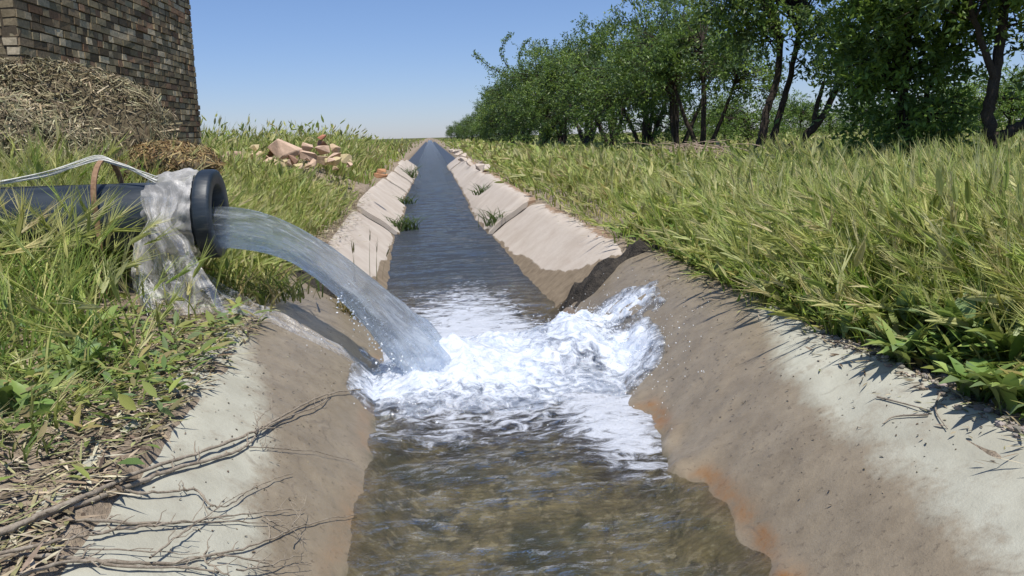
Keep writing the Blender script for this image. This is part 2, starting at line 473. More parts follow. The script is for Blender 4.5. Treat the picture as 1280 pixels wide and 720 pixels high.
def slab(side, y0, y1, tilt, dz, label):
    nu, nv = 24, 44
    xo = RNG.uniform(-.035, .035); a = np.linspace(.40, RNG.uniform(1.16, 1.30) if side > 0 else RNG.uniform(1.06, 1.13), nu); yy = np.linspace(y0, y1, nv)
    A, Y = np.meshgrid(a, yy)
    edge = .02*fbm(Y*2.5, A*0+side, 3, int(y0*7)) + .015
    A2 = np.where(A > 1.05, 1.05+(A-1.05)*(1+edge*4), A)
    # skewed ends: the top of each slab starts a little nearer than its foot
    Y2 = Y+.10*(A-.75)*0
    z = smin((A2-.58)*.85, .40+(A2-1.05)*.12, .05)+dz+tilt*(A2-.8)*np.sin((Y-y0)/(y1-y0)*3.1)
    z = np.maximum(z, -.135)+.004*fbm(A*5, Y*5, 3, int(y0))
    vv = (Y-y0)/(y1-y0)*2-1
    z = z-.045*np.abs(vv)**6*sstep(.7, 1.0, A2)
    X = side*(A2+xo*sstep(.5, .7, A2))+xc(Y2)
    top = np.stack([X, Y2, z], -1).reshape(-1, 3)
    low = top+np.array([0, 0, -.07])
    V = np.vstack([top, low]); n = nu*nv
    Fq = grid_faces(nv, nu)
    Fl = Fq[:, ::-1]+n
    ring = np.concatenate([np.arange(nu), np.arange(1, nv)*nu+nu-1, (nv-1)*nu+np.arange(nu-2, -1, -1), np.arange(nv-2, 0, -1)*nu])
    r2 = np.roll(ring, -1)
    side_f = np.stack([ring, ring+n, r2+n, r2], 1)
    if side > 0:
        allf = np.vstack([Fq, Fl, side_f])
    else:
        allf = np.vstack([Fq, Fl, side_f])[:, ::-1]
    first = 1-sstep(5.7, 9.5, Y)
    wl_ = .02+.10*first+(.30*np.exp(-((Y-5.6)/.55)**2) if side > 0 else .05*np.exp(-((Y-5.6)/.5)**2))
    wet_ = 1-sstep(-.02, .02, z-wl_-.02*fbm(Y*3, A*2, 3, 4))
    soil_ = sstep(1.02, 1.20, A2+.05*fbm(Y*1.8, A*3, 3, 21))*(.75 if side < 0 else .8)
    me = npmesh('lining_slab', V, allf, floats={'wet': np.tile(wet_.ravel(), 2), 'soil': np.tile(soil_.ravel(), 2)})
    me.polygons.foreach_set('use_smooth', np.repeat([True, True, False], [len(Fq), len(Fl), len(side_f)]))
    me.set_sharp_from_angle(angle=.6)
    o = link('lining_slab', me, M_SLAB)
    return tag(o, label, 'concrete slab', 'concrete lining slabs of the canal beyond the splash', 'thing')

joints = [5.72, 10.4, 14.9, 18.6, 22.4, 26.8, 31.0, 36.0]
ordn = ['large pale slab nearest the foam', 'second slab beyond the foam, ending at a weedy joint', 'third slab beyond the foam', 'fourth slab beyond the foam', 'fifth slab beyond the foam', 'sixth slab beyond the foam', 'farthest whole slab']
for side in (1, -1):
    for k in range(7):
        jl = 0 if side > 0 else .35*(k > 0)
        o = slab(side, joints[k]+jl+.07, joints[k+1]+(.35 if side < 0 else 0)-.07, RNG.uniform(-.04, .04), RNG.uniform(-.04, .04),
             'concrete, %s, on the %s' % (ordn[k], 'orchard side' if side > 0 else 'rubble pile side'))
# ------------------------------------------------------------------ water
SPL = (.36, 4.28)
def splash_h(x, y):
    """height of the churned water over the canal level"""
    m1 = .13*np.exp(-((x-.30)/.38)**2-((y-4.35)/.42)**2)
    m2 = .15*np.exp(-((x-.72)/.22)**2-((y-4.45)/.40)**2)
    m3 = .24*sstep(.62, 1.25, x)*np.exp(-((y-4.62)/.46)**2)
    m4 = .13*np.exp(-((x+.02)/.22)**2-((y-4.06)/.26)**2)
    return m1+m2+m3+m4

def wave_h(x, y):
    tur = np.exp(-((y-4.2)/1.9)**2)
    near = 1-sstep(3, 6, y)
    a = .006+.012*tur+.004*near
    far = 1/(1+np.maximum(y-12, 0)*.05)
    return a*(fbm(x*3.2+y*.6, y*6.0-x*.8, 4, 101))*far+.006*(1-near)*vnoise(x*2.5+.8*y, y*9, 55)*far

wy = [1.0]
while wy[-1] < 400:
    wy.append(wy[-1]+max(.013, wy[-1]*.0062))
wy = np.array(wy); ws = np.linspace(-.82, .90, 120)
WS, WY = np.meshgrid(ws, wy)
WX = WS+xc(WY)
WZ = wave_h(WX, WY)+.55*splash_h(WX, WY)*(np.abs(WS) < 2)
foam = np.clip(1.25*np.exp(-((WX-.25)/.75)**2-((WY-4.35)/.75)**2)
               + .85*np.exp(-((WY-5.7)/1.5)**2-((WX-.20)/.55)**2)
               + .60*np.exp(-((WX-.74+.05*(3.4-WY))/.16)**2)*sstep(2.0, 3.2, WY)*(1-sstep(4, 5, WY)) + .30*np.exp(-((WY-3.3)/.45)**2), 0, 1)
foam *= 1-sstep(6.4, 9.6, WY)*.95
m, nt, out = newmat('canal_water')
v = coords(nt, (1.0, 2.4, 1.0))
b1 = noise(nt, 4.2, 5, .6, v, .4); b2 = noise(nt, 17, 5, .65, v, .5); b3 = noise(nt, 1.6, 3, .5, v)
hsum = math_(nt, 'ADD', b1, math_(nt, 'ADD', math_(nt, 'MULTIPLY', b2, .45), math_(nt, 'MULTIPLY', b3, .8)))
nrm = N(nt, 'ShaderNodeBump', {'Height': hsum, 'Strength': 1.0, 'Distance': N(nt, 'ShaderNodeMapRange', {'Value': attr(nt, 'deep').outputs['Fac'], 'To Min': .040, 'To Max': .075}).outputs[0]}).outputs[0]
fr = N(nt, 'ShaderNodeFresnel', {'IOR': 1.333, 'Normal': nrm})
gl = N(nt, 'ShaderNodeBsdfGlossy', {'Color': rgba((.90, .93, 1.0)), 'Roughness': .05, 'Normal': nrm})
tr = N(nt, 'ShaderNodeBsdfTransparent', {'Color': rgba((.88, .87, .77))})
murk = N(nt, 'ShaderNodeBsdfDiffuse', {'Color': mixc(nt, attr(nt, 'deep').outputs['Fac'], mixc(nt, ramp(nt, noise(nt, 7, 7, .7, coords(nt, (1, .5, 1))), .36, .64), (.075, .065, .035), (.24, .185, .105)), (.050, .058, .070))})  # beyond the splash, the sky's blue reflection is put into the murk colour
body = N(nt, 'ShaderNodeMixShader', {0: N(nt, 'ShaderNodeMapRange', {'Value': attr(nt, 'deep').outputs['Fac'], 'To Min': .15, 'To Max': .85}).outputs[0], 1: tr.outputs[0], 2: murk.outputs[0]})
wat = N(nt, 'ShaderNodeMixShader', {0: fr.outputs[0], 1: body.outputs[0], 2: gl.outputs[0]})
fa = attr(nt, 'foam').outputs['Fac']
fn = noise(nt, 8, 8, .70, coords(nt, (1.0, 1.6, 1)), 1.2)
ff = ramp(nt, math_(nt, 'ADD', fa, math_(nt, 'MULTIPLY', math_(nt, 'SUBTRACT', fn, .5), 2.1)), .50, .88)
fd = N(nt, 'ShaderNodeBsdfPrincipled', {'Base Color': rgba((.66, .70, .79)), 'Roughness': .3, 'Normal': bump(nt, noise(nt, 34, 6, .7), .9, .03)})
mx = N(nt, 'ShaderNodeMixShader', {0: ff, 1: wat.outputs[0], 2: fd.outputs[0]})
nt.links.new(mx.outputs[0], out.inputs[0]); M_WATER = m
me = npmesh('canal_water', np.stack([WX, WY, WZ], -1).reshape(-1, 3), grid_faces(len(wy), len(ws)), floats={'foam': foam, 'deep': sstep(5.0, 7.5, WY)})  # 'deep' follows distance: how far the murk takes its painted sky blue
tag(link('canal_water', me, M_WATER, smooth=True), kind='structure')

# white water where the jet lands
fx = np.arange(-.62, 1.42, .0085); fy = np.arange(3.15, 5.75, .0085)
FX, FY = np.meshgrid(fx, fy)
rough = fbm(FX*7, FY*7, 5, 201)
ridg = 1-np.abs(fbm(FX*11+rough*.4, FY*11, 4, 231))
cov = np.maximum.reduce([
    np.exp(-((FX-.18)/.52)**4-((FY-4.28)/.62)**4),
    np.exp(-((FX-.78)/.30)**4-((FY-4.35)/.55)**4),
    .95*np.exp(-((FX-1.05)/.22)**2-((FY-4.72)/.30)**2),
    .95*np.exp(-((FX+.16)/.24)**4-((FY-4.05)/.40)**4)])
cov = cov+.36*fbm(FX*4, FY*4, 4, 91)*sstep(.05, .3, cov)
bankz = lining_z(FX, FY)
base = np.maximum(splash_h(FX, FY), np.maximum(bankz+.006, 0))
amp = .012+.5*splash_h(FX, FY)*.30+.03*np.exp(-((FX-1.0)/.3)**2-((FY-4.6)/.5)**2)
big = fbm(FX*3.2, FY*3.2, 3, 261)
FZ = base+amp*(rough*.55+ridg*.45+big*.8-.25)*np.clip(cov, 0, 1.2)+.012+.003*vnoise(FX*60, FY*60, 7)*np.clip(cov, 0, 1)
FZ = FZ-.05*(1-sstep(.10, .38, cov))
keep = cov > .08
idx = -np.ones(FX.size, int); kk = keep.ravel(); idx[kk] = np.arange(kk.sum())
Fq = grid_faces(len(fy), len(fx)); Fq = Fq[kk[Fq].all(1)]
V = np.stack([FX, FY, FZ], -1).reshape(-1, 3)[kk]
m, nt, out = newmat('white_water')
ca = attr(nt, 'cover').outputs['Fac']
n1 = noise(nt, 16, 8, .7, None, .8); n2 = noise(nt, 70, 4, .7)
alpha = ramp(nt, math_(nt, 'ADD', ca, math_(nt, 'MULTIPLY', math_(nt, 'SUBTRACT', n1, .5), 1.9)), .24, .84)
nr = bump(nt, math_(nt, 'ADD', n1, math_(nt, 'MULTIPLY', n2, .5)), .6, .016)
thin = ramp(nt, n1, .36, .56)
p = N(nt, 'ShaderNodeBsdfPrincipled', {'Base Color': mixc(nt, thin, (.42, .49, .62), (.70, .745, .83)), 'Roughness': .22, 'Specular IOR Level': .5, 'Normal': nr,
      'Subsurface Weight': .5, 'Subsurface Radius': (.05, .06, .07), 'Subsurface Scale': 1.0})
tr = N(nt, 'ShaderNodeBsdfTransparent', {'Color': rgba((.93, .95, .97))})
gl = N(nt, 'ShaderNodeBsdfGlossy', {'Roughness': .05, 'Normal': nr})
trg = N(nt, 'ShaderNodeMixShader', {0: .16, 1: tr.outputs[0], 2: gl.outputs[0]})
mx = N(nt, 'ShaderNodeMixShader', {0: alpha, 1: trg.outputs[0], 2: p.outputs[0]})
nt.links.new(mx.outputs[0], out.inputs[0]); M_FOAM = m
me = npmesh('white_water', V, idx[Fq], floats={'cover': cov.ravel()[kk]})
tag(link('white_water', me, M_FOAM, smooth=True), 'white foaming water where the jet strikes the canal', 'foam', kind='stuff')

# droplets thrown up round the foam
def ico(sub=1):
    bm = bmesh.new(); bmesh.ops.create_icosphere(bm, subdivisions=sub, radius=1)
    bm.verts.ensure_lookup_table()
    V = np.array([v.co[:] for v in bm.verts]); Fq = np.array([[q.index for q in f.verts] for f in bm.faces]); bm.free()
    return V, Fq
IV, IF = ico(1)
nd = 1700
ang = RNG.uniform(0, 1, nd)
dx = np.where(ang < .62, RNG.normal(.92, .13, nd), np.where(ang < .85, RNG.normal(.35, .38, nd), RNG.normal(-.15, .18, nd)))
dy = np.where(ang < .62, RNG.normal(4.35, .42, nd), np.where(ang < .85, RNG.normal(4.2, .45, nd), RNG.normal(3.95, .22, nd)))
bz = np.maximum(np.maximum(lining_z(dx, dy), 0), splash_h(dx, dy))
dz = bz+np.abs(RNG.normal(0, .035, nd))+.01
dr = RNG.uniform(.0008, .0030, nd)*np.where(RNG.random(nd) < .08, 1.7, 1)
V = (IV[None]*dr[:, None, None]*RNG.uniform(.7, 1.4, (nd, 1, 3))+np.stack([dx, dy, dz], -1)[:, None]).reshape(-1, 3)
Fq = (IF[None]+(np.arange(nd)*len(IV))[:, None, None]).reshape(-1, 3)
m, nt, out = newmat('droplet')
p = N(nt, 'ShaderNodeBsdfPrincipled', {'Base Color': rgba((.85, .89, .93)), 'Roughness': .08, 'Specular IOR Level': .6})
nt.links.new(p.outputs[0], out.inputs[0])
tag(link('water_droplets', npmesh('water_droplets', V, Fq), m, smooth=True), 'scattered white droplets of spray flying off the foam', 'spray', kind='stuff')

# the jet
nj, ns = 70, 64
t = np.linspace(0, 1, nj)
_jp = [(232, 279), (285, 282), (340, 291), (395, 319), (440, 355), (482, 396), (524, 437), (558, 480)]
_jy = [4.30, 4.30, 4.28, 4.25, 4.22, 4.18, 4.14, 4.10]
JP = np.array([at(a[0], a[1], b) for a, b in zip(_jp, _jy)])
tk = np.linspace(0, 1, 8)
P = np.stack([np.interp(t, tk, JP[:, c]) for c in range(3)], -1)
for _ in range(30):
    P[1:-1] = (P[:-2]+2*P[1:-1]+P[2:])/4
T = np.gradient(P, axis=0); T /= np.linalg.norm(T, axis=1)[:, None]
side = np.tile(np.array([[.0, 1.0, 0]]), (nj, 1)); side = side-(side*T).sum(1)[:, None]*T; side /= np.linalg.norm(side, axis=1)[:, None]
upv = np.cross(T, side)*-1
upv = np.where(upv[:, 2:3] < 0, -upv, upv)
r_s = np.interp(t, [0, .12, .5, .8, 1], [.112, .112, .115, .15, .20])
r_u = np.interp(t, [0, .14, .4, .6, .8, 1], [.108, .108, .082, .090, .115, .145])
an = np.linspace(0, 2*math.pi, ns, endpoint=False)
AA, TT = np.meshgrid(an, t)
rip = 1+.05*fbm(AA*2.2, TT*3, 3, 301)*sstep(.05, .3, TT)+.035*fbm(AA*6.37, TT*7, 3, 311)*sstep(.1, .5, TT)+.20*fbm(AA*3.0, TT*9, 4, 321)*sstep(.40, 1, TT)+.10*fbm(AA*5.0, TT*22, 3, 331)*sstep(.45, .8, TT)*(np.sin(AA) < .3)
rip[:, -1] = rip[:, 0]*.5+rip[:, -1]*.5
flat = np.where(np.sin(AA) > 0, 1-.25*(1-sstep(.0, .25, TT)), 1)
V = P[:, None, :]+side[:, None, :]*(r_s[:, None]*np.cos(AA)*rip)[..., None]+upv[:, None, :]*(r_u[:, None]*np.sin(AA)*rip*flat)[..., None]
V = V.reshape(-1, 3)
i = np.arange(nj-1)[:, None]*ns; j = np.arange(ns)[None, :]
Fq = np.stack([i+j, i+(j+1) % ns, i+ns+(j+1) % ns, i+ns+j], -1).reshape(-1, 4)
V = np.vstack([V, P[:1], P[-1:]]); k = np.arange(ns)
cap = np.vstack([np.stack([(k+1) % ns, k, k*0+nj*ns], 1), np.stack([(nj-1)*ns+k, (nj-1)*ns+(k+1) % ns, k*0+nj*ns+1], 1)])
al = np.concatenate([TT.ravel(), [0, 1]]); aa = np.concatenate([AA.ravel(), [0, 0]])
m, nt, out = newmat('falling_water')
ta = attr(nt, 'along').outputs['Fac']
cs = N(nt, 'ShaderNodeCombineXYZ', {0: math_(nt, 'MULTIPLY', ta, 3.0), 1: attr(nt, 'cosa').outputs['Fac'], 2: attr(nt, 'sina').outputs['Fac']}).outputs[0]
n1 = noise(nt, 3.0, 6, .65, cs, .6); n2 = noise(nt, 9, 4, .6, cs)
nr = bump(nt, math_(nt, 'ADD', n1, math_(nt, 'MULTIPLY', n2, .6)), .9, .035)
gls = N(nt, 'ShaderNodeBsdfGlass', {'Color': rgba((.93, .96, 1)), 'Roughness': .06, 'IOR': 1.333, 'Normal': nr})
trp = N(nt, 'ShaderNodeBsdfTransparent', {'Color': rgba((.88, .93, .97))})
dif = N(nt, 'ShaderNodeBsdfPrincipled', {'Base Color': rgba((.64, .71, .80)), 'Roughness': .10, 'Normal': nr})
trl = N(nt, 'ShaderNodeBsdfTranslucent', {'Color': rgba((.70, .77, .86))})
dm = N(nt, 'ShaderNodeMixShader', {0: .35, 1: dif.outputs[0], 2: trl.outputs[0]})
a1 = N(nt, 'ShaderNodeMixShader', {0: .50, 1: gls.outputs[0], 2: trp.outputs[0]})
fz = math_(nt, 'ADD', ramp(nt, n1, .44, .66), math_(nt, 'MULTIPLY', ta, .25))
fz = N(nt, 'ShaderNodeMapRange', {'Value': fz, 'To Min': .05, 'To Max': .46}).outputs[0]
mx = N(nt, 'ShaderNodeMixShader', {0: fz, 1: a1.outputs[0], 2: dm.outputs[0]})
nt.links.new(mx.outputs[0], out.inputs[0])
me = bpy.data.meshes.new('water_jet')
me.from_pydata(V.tolist(), [], Fq.tolist()+cap.tolist())
for n_, arr in (('along', al), ('cosa', np.cos(aa)), ('sina', np.sin(aa))):
    a_ = me.attributes.new(n_, 'FLOAT', 'POINT'); a_.data.foreach_set('value', arr.astype(np.float32))
nd = 420
tq = RNG.uniform(.45, 1, nd)**.7; ci = np.clip((tq*(nj-1)).astype(int), 0, nj-1)
pp = P[ci]-upv[ci]*(r_u[ci]*RNG.normal(.80, .35, nd))[:, None]+side[ci]*RNG.normal(0, .10, (nd, 1))
rr = RNG.uniform(.0015, .006, nd)
DV = (IV[None]*rr[:, None, None]*RNG.uniform(.6, 1.5, (nd, 1, 3))+pp[:, None]).reshape(-1, 3)
tag(link('water_droplets', npmesh('water_droplets', DV, (IF[None]+(np.arange(nd)*len(IV))[:, None, None]).reshape(-1, 3)), bpy.data.materials['droplet'], smooth=True), 'drops falling off the ragged underside of the jet', 'spray', kind='stuff')
tag(link('water_jet', me, m, smooth=True), 'clear jet of water pouring out of the black pipe into the canal', 'water jet')

# ------------------------------------------------------------------ pipe
def lathe_x(prof, seg=64):
    prof = np.array(prof, float); n = len(prof)
    an = np.linspace(0, 2*math.pi, seg, endpoint=False)
    V = np.stack([np.repeat(prof[:, 0], seg), np.outer(prof[:, 1], np.cos(an)).ravel(), np.outer(prof[:, 1], np.sin(an)).ravel()], 1)
    i = np.arange(n)[:, None]*seg; i2 = ((np.arange(n)+1) % n)[:, None]*seg; j = np.arange(seg)[None, :]; j2 = (j+1) % seg
    return V, np.stack([i+j, i2+j, i2+j2, i+j2], -1).reshape(-1, 4)

PY, PZ = 4.30, .86
m, nt, out = newmat('black_plastic')
n1 = noise(nt, 3, 5, .6, coords(nt, (.35, 1.6, 1.6))); n2 = noise(nt, 50, 4, .6, coords(nt, (.2, 1, 1)))
c = mixc(nt, ramp(nt, n1, .42, .66), (.014, .022, .033), (.055, .072, .088))
c = mixc(nt, math_(nt, 'MULTIPLY', ramp(nt, n2, .58, .72), .35), c, (.12, .12, .11))
p = N(nt, 'ShaderNodeBsdfPrincipled', {'Base Color': c, 'Roughness': .46, 'Specular IOR Level': .45, 'Normal': bump(nt, n2, .25, .006)})
nt.links.new(p.outputs[0], out.inputs[0]); M_PIPE = m
root = empty('outlet_pipe', (-1.05, PY, PZ), 'thick black plastic pipe with wide end flange lying on the grassy left bank', 'pipe')
V, Fq = lathe_x([(-6.0, .162), (-.16, .162), (-.08, .166), (-.08, .122), (-6.0, .122)])
link('pipe_body', npmesh('pipe_body', V, Fq), M_PIPE, root, smooth=False)
for f in bpy.data.objects['pipe_body'].data.polygons: f.use_smooth = True
V, Fq = lathe_x([(-.075, .165), (-.075, .206), (-.068, .214), (-.055, .217), (-.010, .217), (0, .213), (.004, .206), (.004, .150), (-.003, .144), (-.05, .126), (-.065, .124), (-.070, .1245)])
o = link('flange', npmesh('flange', V, Fq), M_PIPE, root, smooth=True)

# rusty hoop over the pipe
M_RUST = simple_mat('rusted_steel', (.16, .085, .045), (.34, .22, .13), 14, .75, .5, .004, spec=.35)
hr = empty('iron_hoop', (-1.56, PY, PZ), 'rusty flat iron hoop standing over the black pipe', 'hoop')
mb = MB(); an = np.linspace(-.35, math.pi+.35, 40)
path = np.stack([np.cos(an)*.195, .085+np.sin(an)*.195], 1)
path = np.vstack([[.195, -.36], path, [-.195, -.36]])
w_, th = .024, .009
nn = len(path); tg = np.gradient(path, axis=0); tg /= np.linalg.norm(tg, axis=1)[:, None]; nr_ = np.stack([tg[:, 1], -tg[:, 0]], 1)
V = []
for sx, sn in ((-1, -1), (1, -1), (1, 1), (-1, 1)):
    q = path+nr_*sn*th/2
    V.append(np.stack([np.full(nn, sx*w_/2), q[:, 0], q[:, 1]], 1))
V = np.stack(V, 1).reshape(-1, 3)
i = np.arange(nn-1)[:, None]*4; j = np.arange(4)[None, :]
mb.add(V, np.stack([i+j, i+(j+1) % 4, i+4+(j+1) % 4, i+4+j], -1).reshape(-1, 4))
mb.build('strap', M_RUST, hr)

# ------------------------------------------------------------------ plastic sheet
m, nt, out = newmat('clear_plastic_film')
n1 = noise(nt, 9, 6, .7, coords(nt, (1, 1, .5)), 1.0); n2 = noise(nt, 40, 4, .6)
nr = bump(nt, math_(nt, 'ADD', n1, math_(nt, 'MULTIPLY', n2, .3)), .45, .02)
tr = N(nt, 'ShaderNodeBsdfTransparent', {'Color': rgba((.95, .94, .92))})
df = N(nt, 'ShaderNodeBsdfDiffuse', {'Color': rgba((.93, .91, .88)), 'Normal': nr})
tl = N(nt, 'ShaderNodeBsdfTranslucent', {'Color': rgba((.88, .86, .82)), 'Normal': nr})
gl = N(nt, 'ShaderNodeBsdfGlossy', {'Color': rgba((1, 1, 1)), 'Roughness': .25, 'Normal': nr})
b_ = N(nt, 'ShaderNodeMixShader', {0: .5, 1: df.outputs[0], 2: tl.outputs[0]})
fz = N(nt, 'ShaderNodeMapRange', {'Value': math_(nt, 'ADD', ramp(nt, n1, .46, .72), attr(nt, 'thick').outputs['Fac']), 'To Min': .07, 'To Max': .88}).outputs[0]
x1 = N(nt, 'ShaderNodeMixShader', {0: fz, 1: tr.outputs[0], 2: b_.outputs[0]})
lw = N(nt, 'ShaderNodeLayerWeight', {'Blend': .35, 'Normal': nr})
x2 = N(nt, 'ShaderNodeMixShader', {0: math_(nt, 'MULTIPLY', lw.outputs['Fresnel'], .30), 1: x1.outputs[0], 2: gl.outputs[0]})
nt.links.new(x2.outputs[0], out.inputs[0]); M_FILM = m
sh = empty('plastic_sheet', (-1.25, PY-.1, PZ), 'torn clear plastic sheet tied round the pipe behind its flange and trailing down the bank', 'plastic sheet')
# wrap
nu, nv = 96, 34
A, Bv = np.meshgrid(np.linspace(0, 2*math.pi, nu), np.linspace(0, 1, nv))
Xw = -1.345+.215*Bv+.025*fbm(A*1.3, Bv*0, 3, 401)*(1-Bv)
r_ = .168+.022*np.sin(Bv*math.pi)**.7+.042*Bv**3+.014*fbm(A*5, Bv*3, 4, 411)
r_ = r_+.02*np.maximum(np.sin(A), 0)*np.sin(Bv*math.pi)
V = np.stack([Xw, PY+np.cos(A)*r_, PZ+np.sin(A)*r_], -1).reshape(-1, 3)-np.array(sh.location)
link('wrap', npmesh('wrap', V, grid_faces(nv, nu), floats={'thick': np.full(V.shape[0], .42)}), M_FILM, sh, True)
# hanging sheet
nu, nv = 90, 80
U, Vv = np.meshgrid(np.linspace(-1, 1, nu), np.linspace(0, 1, nv))
halfw = .085-.055*np.exp(-((Vv-.22)/.12)**2)+.115*Vv**1.2
cxm = -1.275+.03*Vv+.10*Vv**2.5
Xs = cxm+U*halfw+.012*fbm(U*2, Vv*4, 3, 421)
fold = .022*np.sin(U*9+2*fbm(U*1.5, Vv*2, 2, 431)*2)*(.4+.6*Vv)+.015*fbm(U*4, Vv*3, 3, 441)
Ysh = PY-.190-.05*np.sin(np.clip(Vv*1.2, 0, 1)*math.pi*.6)-.17*Vv**1.5+fold
Zs = PZ+.10-.52*Vv
gz = surf_z(Xs, Ysh)+.012
Zs = np.maximum(Zs, gz)
V = np.stack([Xs, Ysh, Zs], -1).reshape(-1, 3)-np.array(sh.location)
link('hanging_sheet', npmesh('hanging_sheet', V, grid_faces(nv, nu), floats={'thick': (.0+.6*np.exp(-((Vv-.22)/.16)**2)).ravel()}), M_FILM, sh, True)
# trailing sheet down to the water
keyp = [on(*q) for q in ((222, 352), (262, 376), (300, 392), (345, 402), (385, 420), (425, 442), (455, 462))]
kx = np.array([q[0] for q in keyp]); ky = np.array([q[1] for q in keyp]); kt = np.linspace(0, 1, len(keyp))
nu, nv = 60, 110
U, Vv = np.meshgrid(np.linspace(-1, 1, nu), np.linspace(0, 1, nv))
cx_ = np.interp(Vv, kt, kx); cy_ = np.interp(Vv, kt, ky)
hw = np.interp(Vv, [0, .25, .6, 1], [.10, .13, .085, .05])
Xs = cx_+.45*U*hw+.01*fbm(U*2, Vv*6, 3, 451); Ysh = cy_+U*hw
fold = .020+.020*np.sin(U*8+1.5*fbm(U, Vv*3, 2, 461))+.012*fbm(U*5, Vv*8, 3, 471)
rise = .10*np.exp(-(Vv/.2)**2)*(1-np.abs(U)*.4)
Zs = np.maximum(surf_z(Xs, Ysh), -.02)+np.maximum(fold, .004)*(1-.5*Vv)+rise
V = np.stack([Xs, Ysh, Zs], -1).reshape(-1, 3)-np.array(sh.location)
link('trailing_sheet', npmesh('trailing_sheet', V, grid_faces(nv, nu), floats={'thick': np.full(V.shape[0], .02)}), M_FILM, sh, True)
M_CORD = simple_mat('white_twine', (.55, .55, .50), (.75, .75, .70), 30, .7)
mb = MB()
for k in range(9):
    q = RNG.normal(0, .008, (6, 3))
    pts = np.array([(-2.6, PY-.06, PZ+.166), (-2.1, PY-.05, PZ+.180), (-1.80, PY-.05, PZ+.22), (-1.57, PY-.04, PZ+.292), (-1.42, PY-.08, PZ+.235), (-1.30, PY-.10, PZ+.175)])+q
    tt = np.linspace(0, 5, 30); pp = np.stack([np.interp(tt, range(6), pts[:, c_]) for c_ in range(3)], 1)
    pp[1:-1] = (pp[:-2]+pp[1:-1]*2+pp[2:])/4
    mb.tube(pp-np.array(sh.location), .0024, 5)
mb.build('twine', M_CORD, sh, True)
mb = MB()
for k in range(7):
    b0 = np.array([-1.33+RNG.normal(0, .035), PY-.37+RNG.normal(0, .02), .60])
    d0 = np.array([RNG.normal(.03, .03), RNG.normal(-.05, .02), 0])
    tt = np.linspace(0, 1, 12)[:, None]
    pts = b0+d0*tt+np.array([0, 0, -.16])*tt+np.array([RNG.normal(0, .02), 0, 0])*np.sin(tt*3)
    pts[:, 2] = np.maximum(pts[:, 2], surf_z(pts[:, 0], pts[:, 1])+.012)
    mb.tube(pts-np.array(sh.location), .0018, 4)
mb.build('frayed_strand', M_CORD, sh, True)

# ------------------------------------------------------------------ brick building
M_BRICK = tint_mat('weathered_brick', .95, 40, .30, .35, .006, .1)
bld = empty('brick_building', (-2.95, 6.72, 0), 'rough brown brick building with deep mortar joints behind the straw heap', 'building')
bld.rotation_euler = (0, 0, math.radians(-1.5))
BTOP, BL, BW, PITCH = 2.95, 4.36, 3.4, .0665
bcol = [(.33, .27, .17), (.38, .31, .20), (.26, .20, .13), (.30, .26, .17), (.48, .41, .29), (.31, .20, .13), (.20, .155, .105)]
def brick_face(mb, L, place):
    z = .35; k = 0
    while z+PITCH < BTOP+.01:
        y = -.10*(k % 2)+RNG.uniform(-.015, .015)
        while y < L:
            ln = .205 if RNG.random() < .5 else .10
            y0, y1 = max(y, 0.0), min(y+ln, L)
            if y1-y0 > .03:
                pr = RNG.uniform(-.004, .011)+(.010 if RNG.random() < .12 else 0)
                c = np.array(bcol[RNG.integers(0, len(bcol))])*RNG.uniform(.62, 1.30)
                place(mb, (y0+y1)/2, z+.028+RNG.normal(0, .002), y1-y0-.002, .055+RNG.normal(0, .0015), pr, c)
            y += ln+RNG.uniform(.008, .016)
        z += PITCH; k += 1
wall = MB()
wall.box(-BW/2-.006, BL/2, (BTOP+.2)/2, BW, BL, BTOP-.2, (.11, .09, .065))
brick_face(wall, BL, lambda mb, y, z, ly_, lz_, pr, c: mb.box(-.03+pr/2+.0, y, z,   .06+pr, ly_, lz_, c, .0012))
brick_face(wall, BW, lambda mb, x, z, lx_, lz_, pr, c: mb.box(-x, .03-pr/2, z, lx_, .06+pr, lz_, c, .0022))
brick_face(wall, BW, lambda mb, x, z, lx_, lz_, pr, c: mb.box(-x, BL-.03+pr/2, z, lx_, .06+pr, lz_, c, .0022))
wall.build('wall', M_BRICK, bld)
M_MUD = simple_mat('mud_roof', (.24, .20, .15), (.34, .29, .22), 4, .95)
mb = MB(); mb.box(-BW/2-.01, BL/2, BTOP+.035, BW+.06, BL+.06, .07); mb.build('roof', M_MUD, bld)

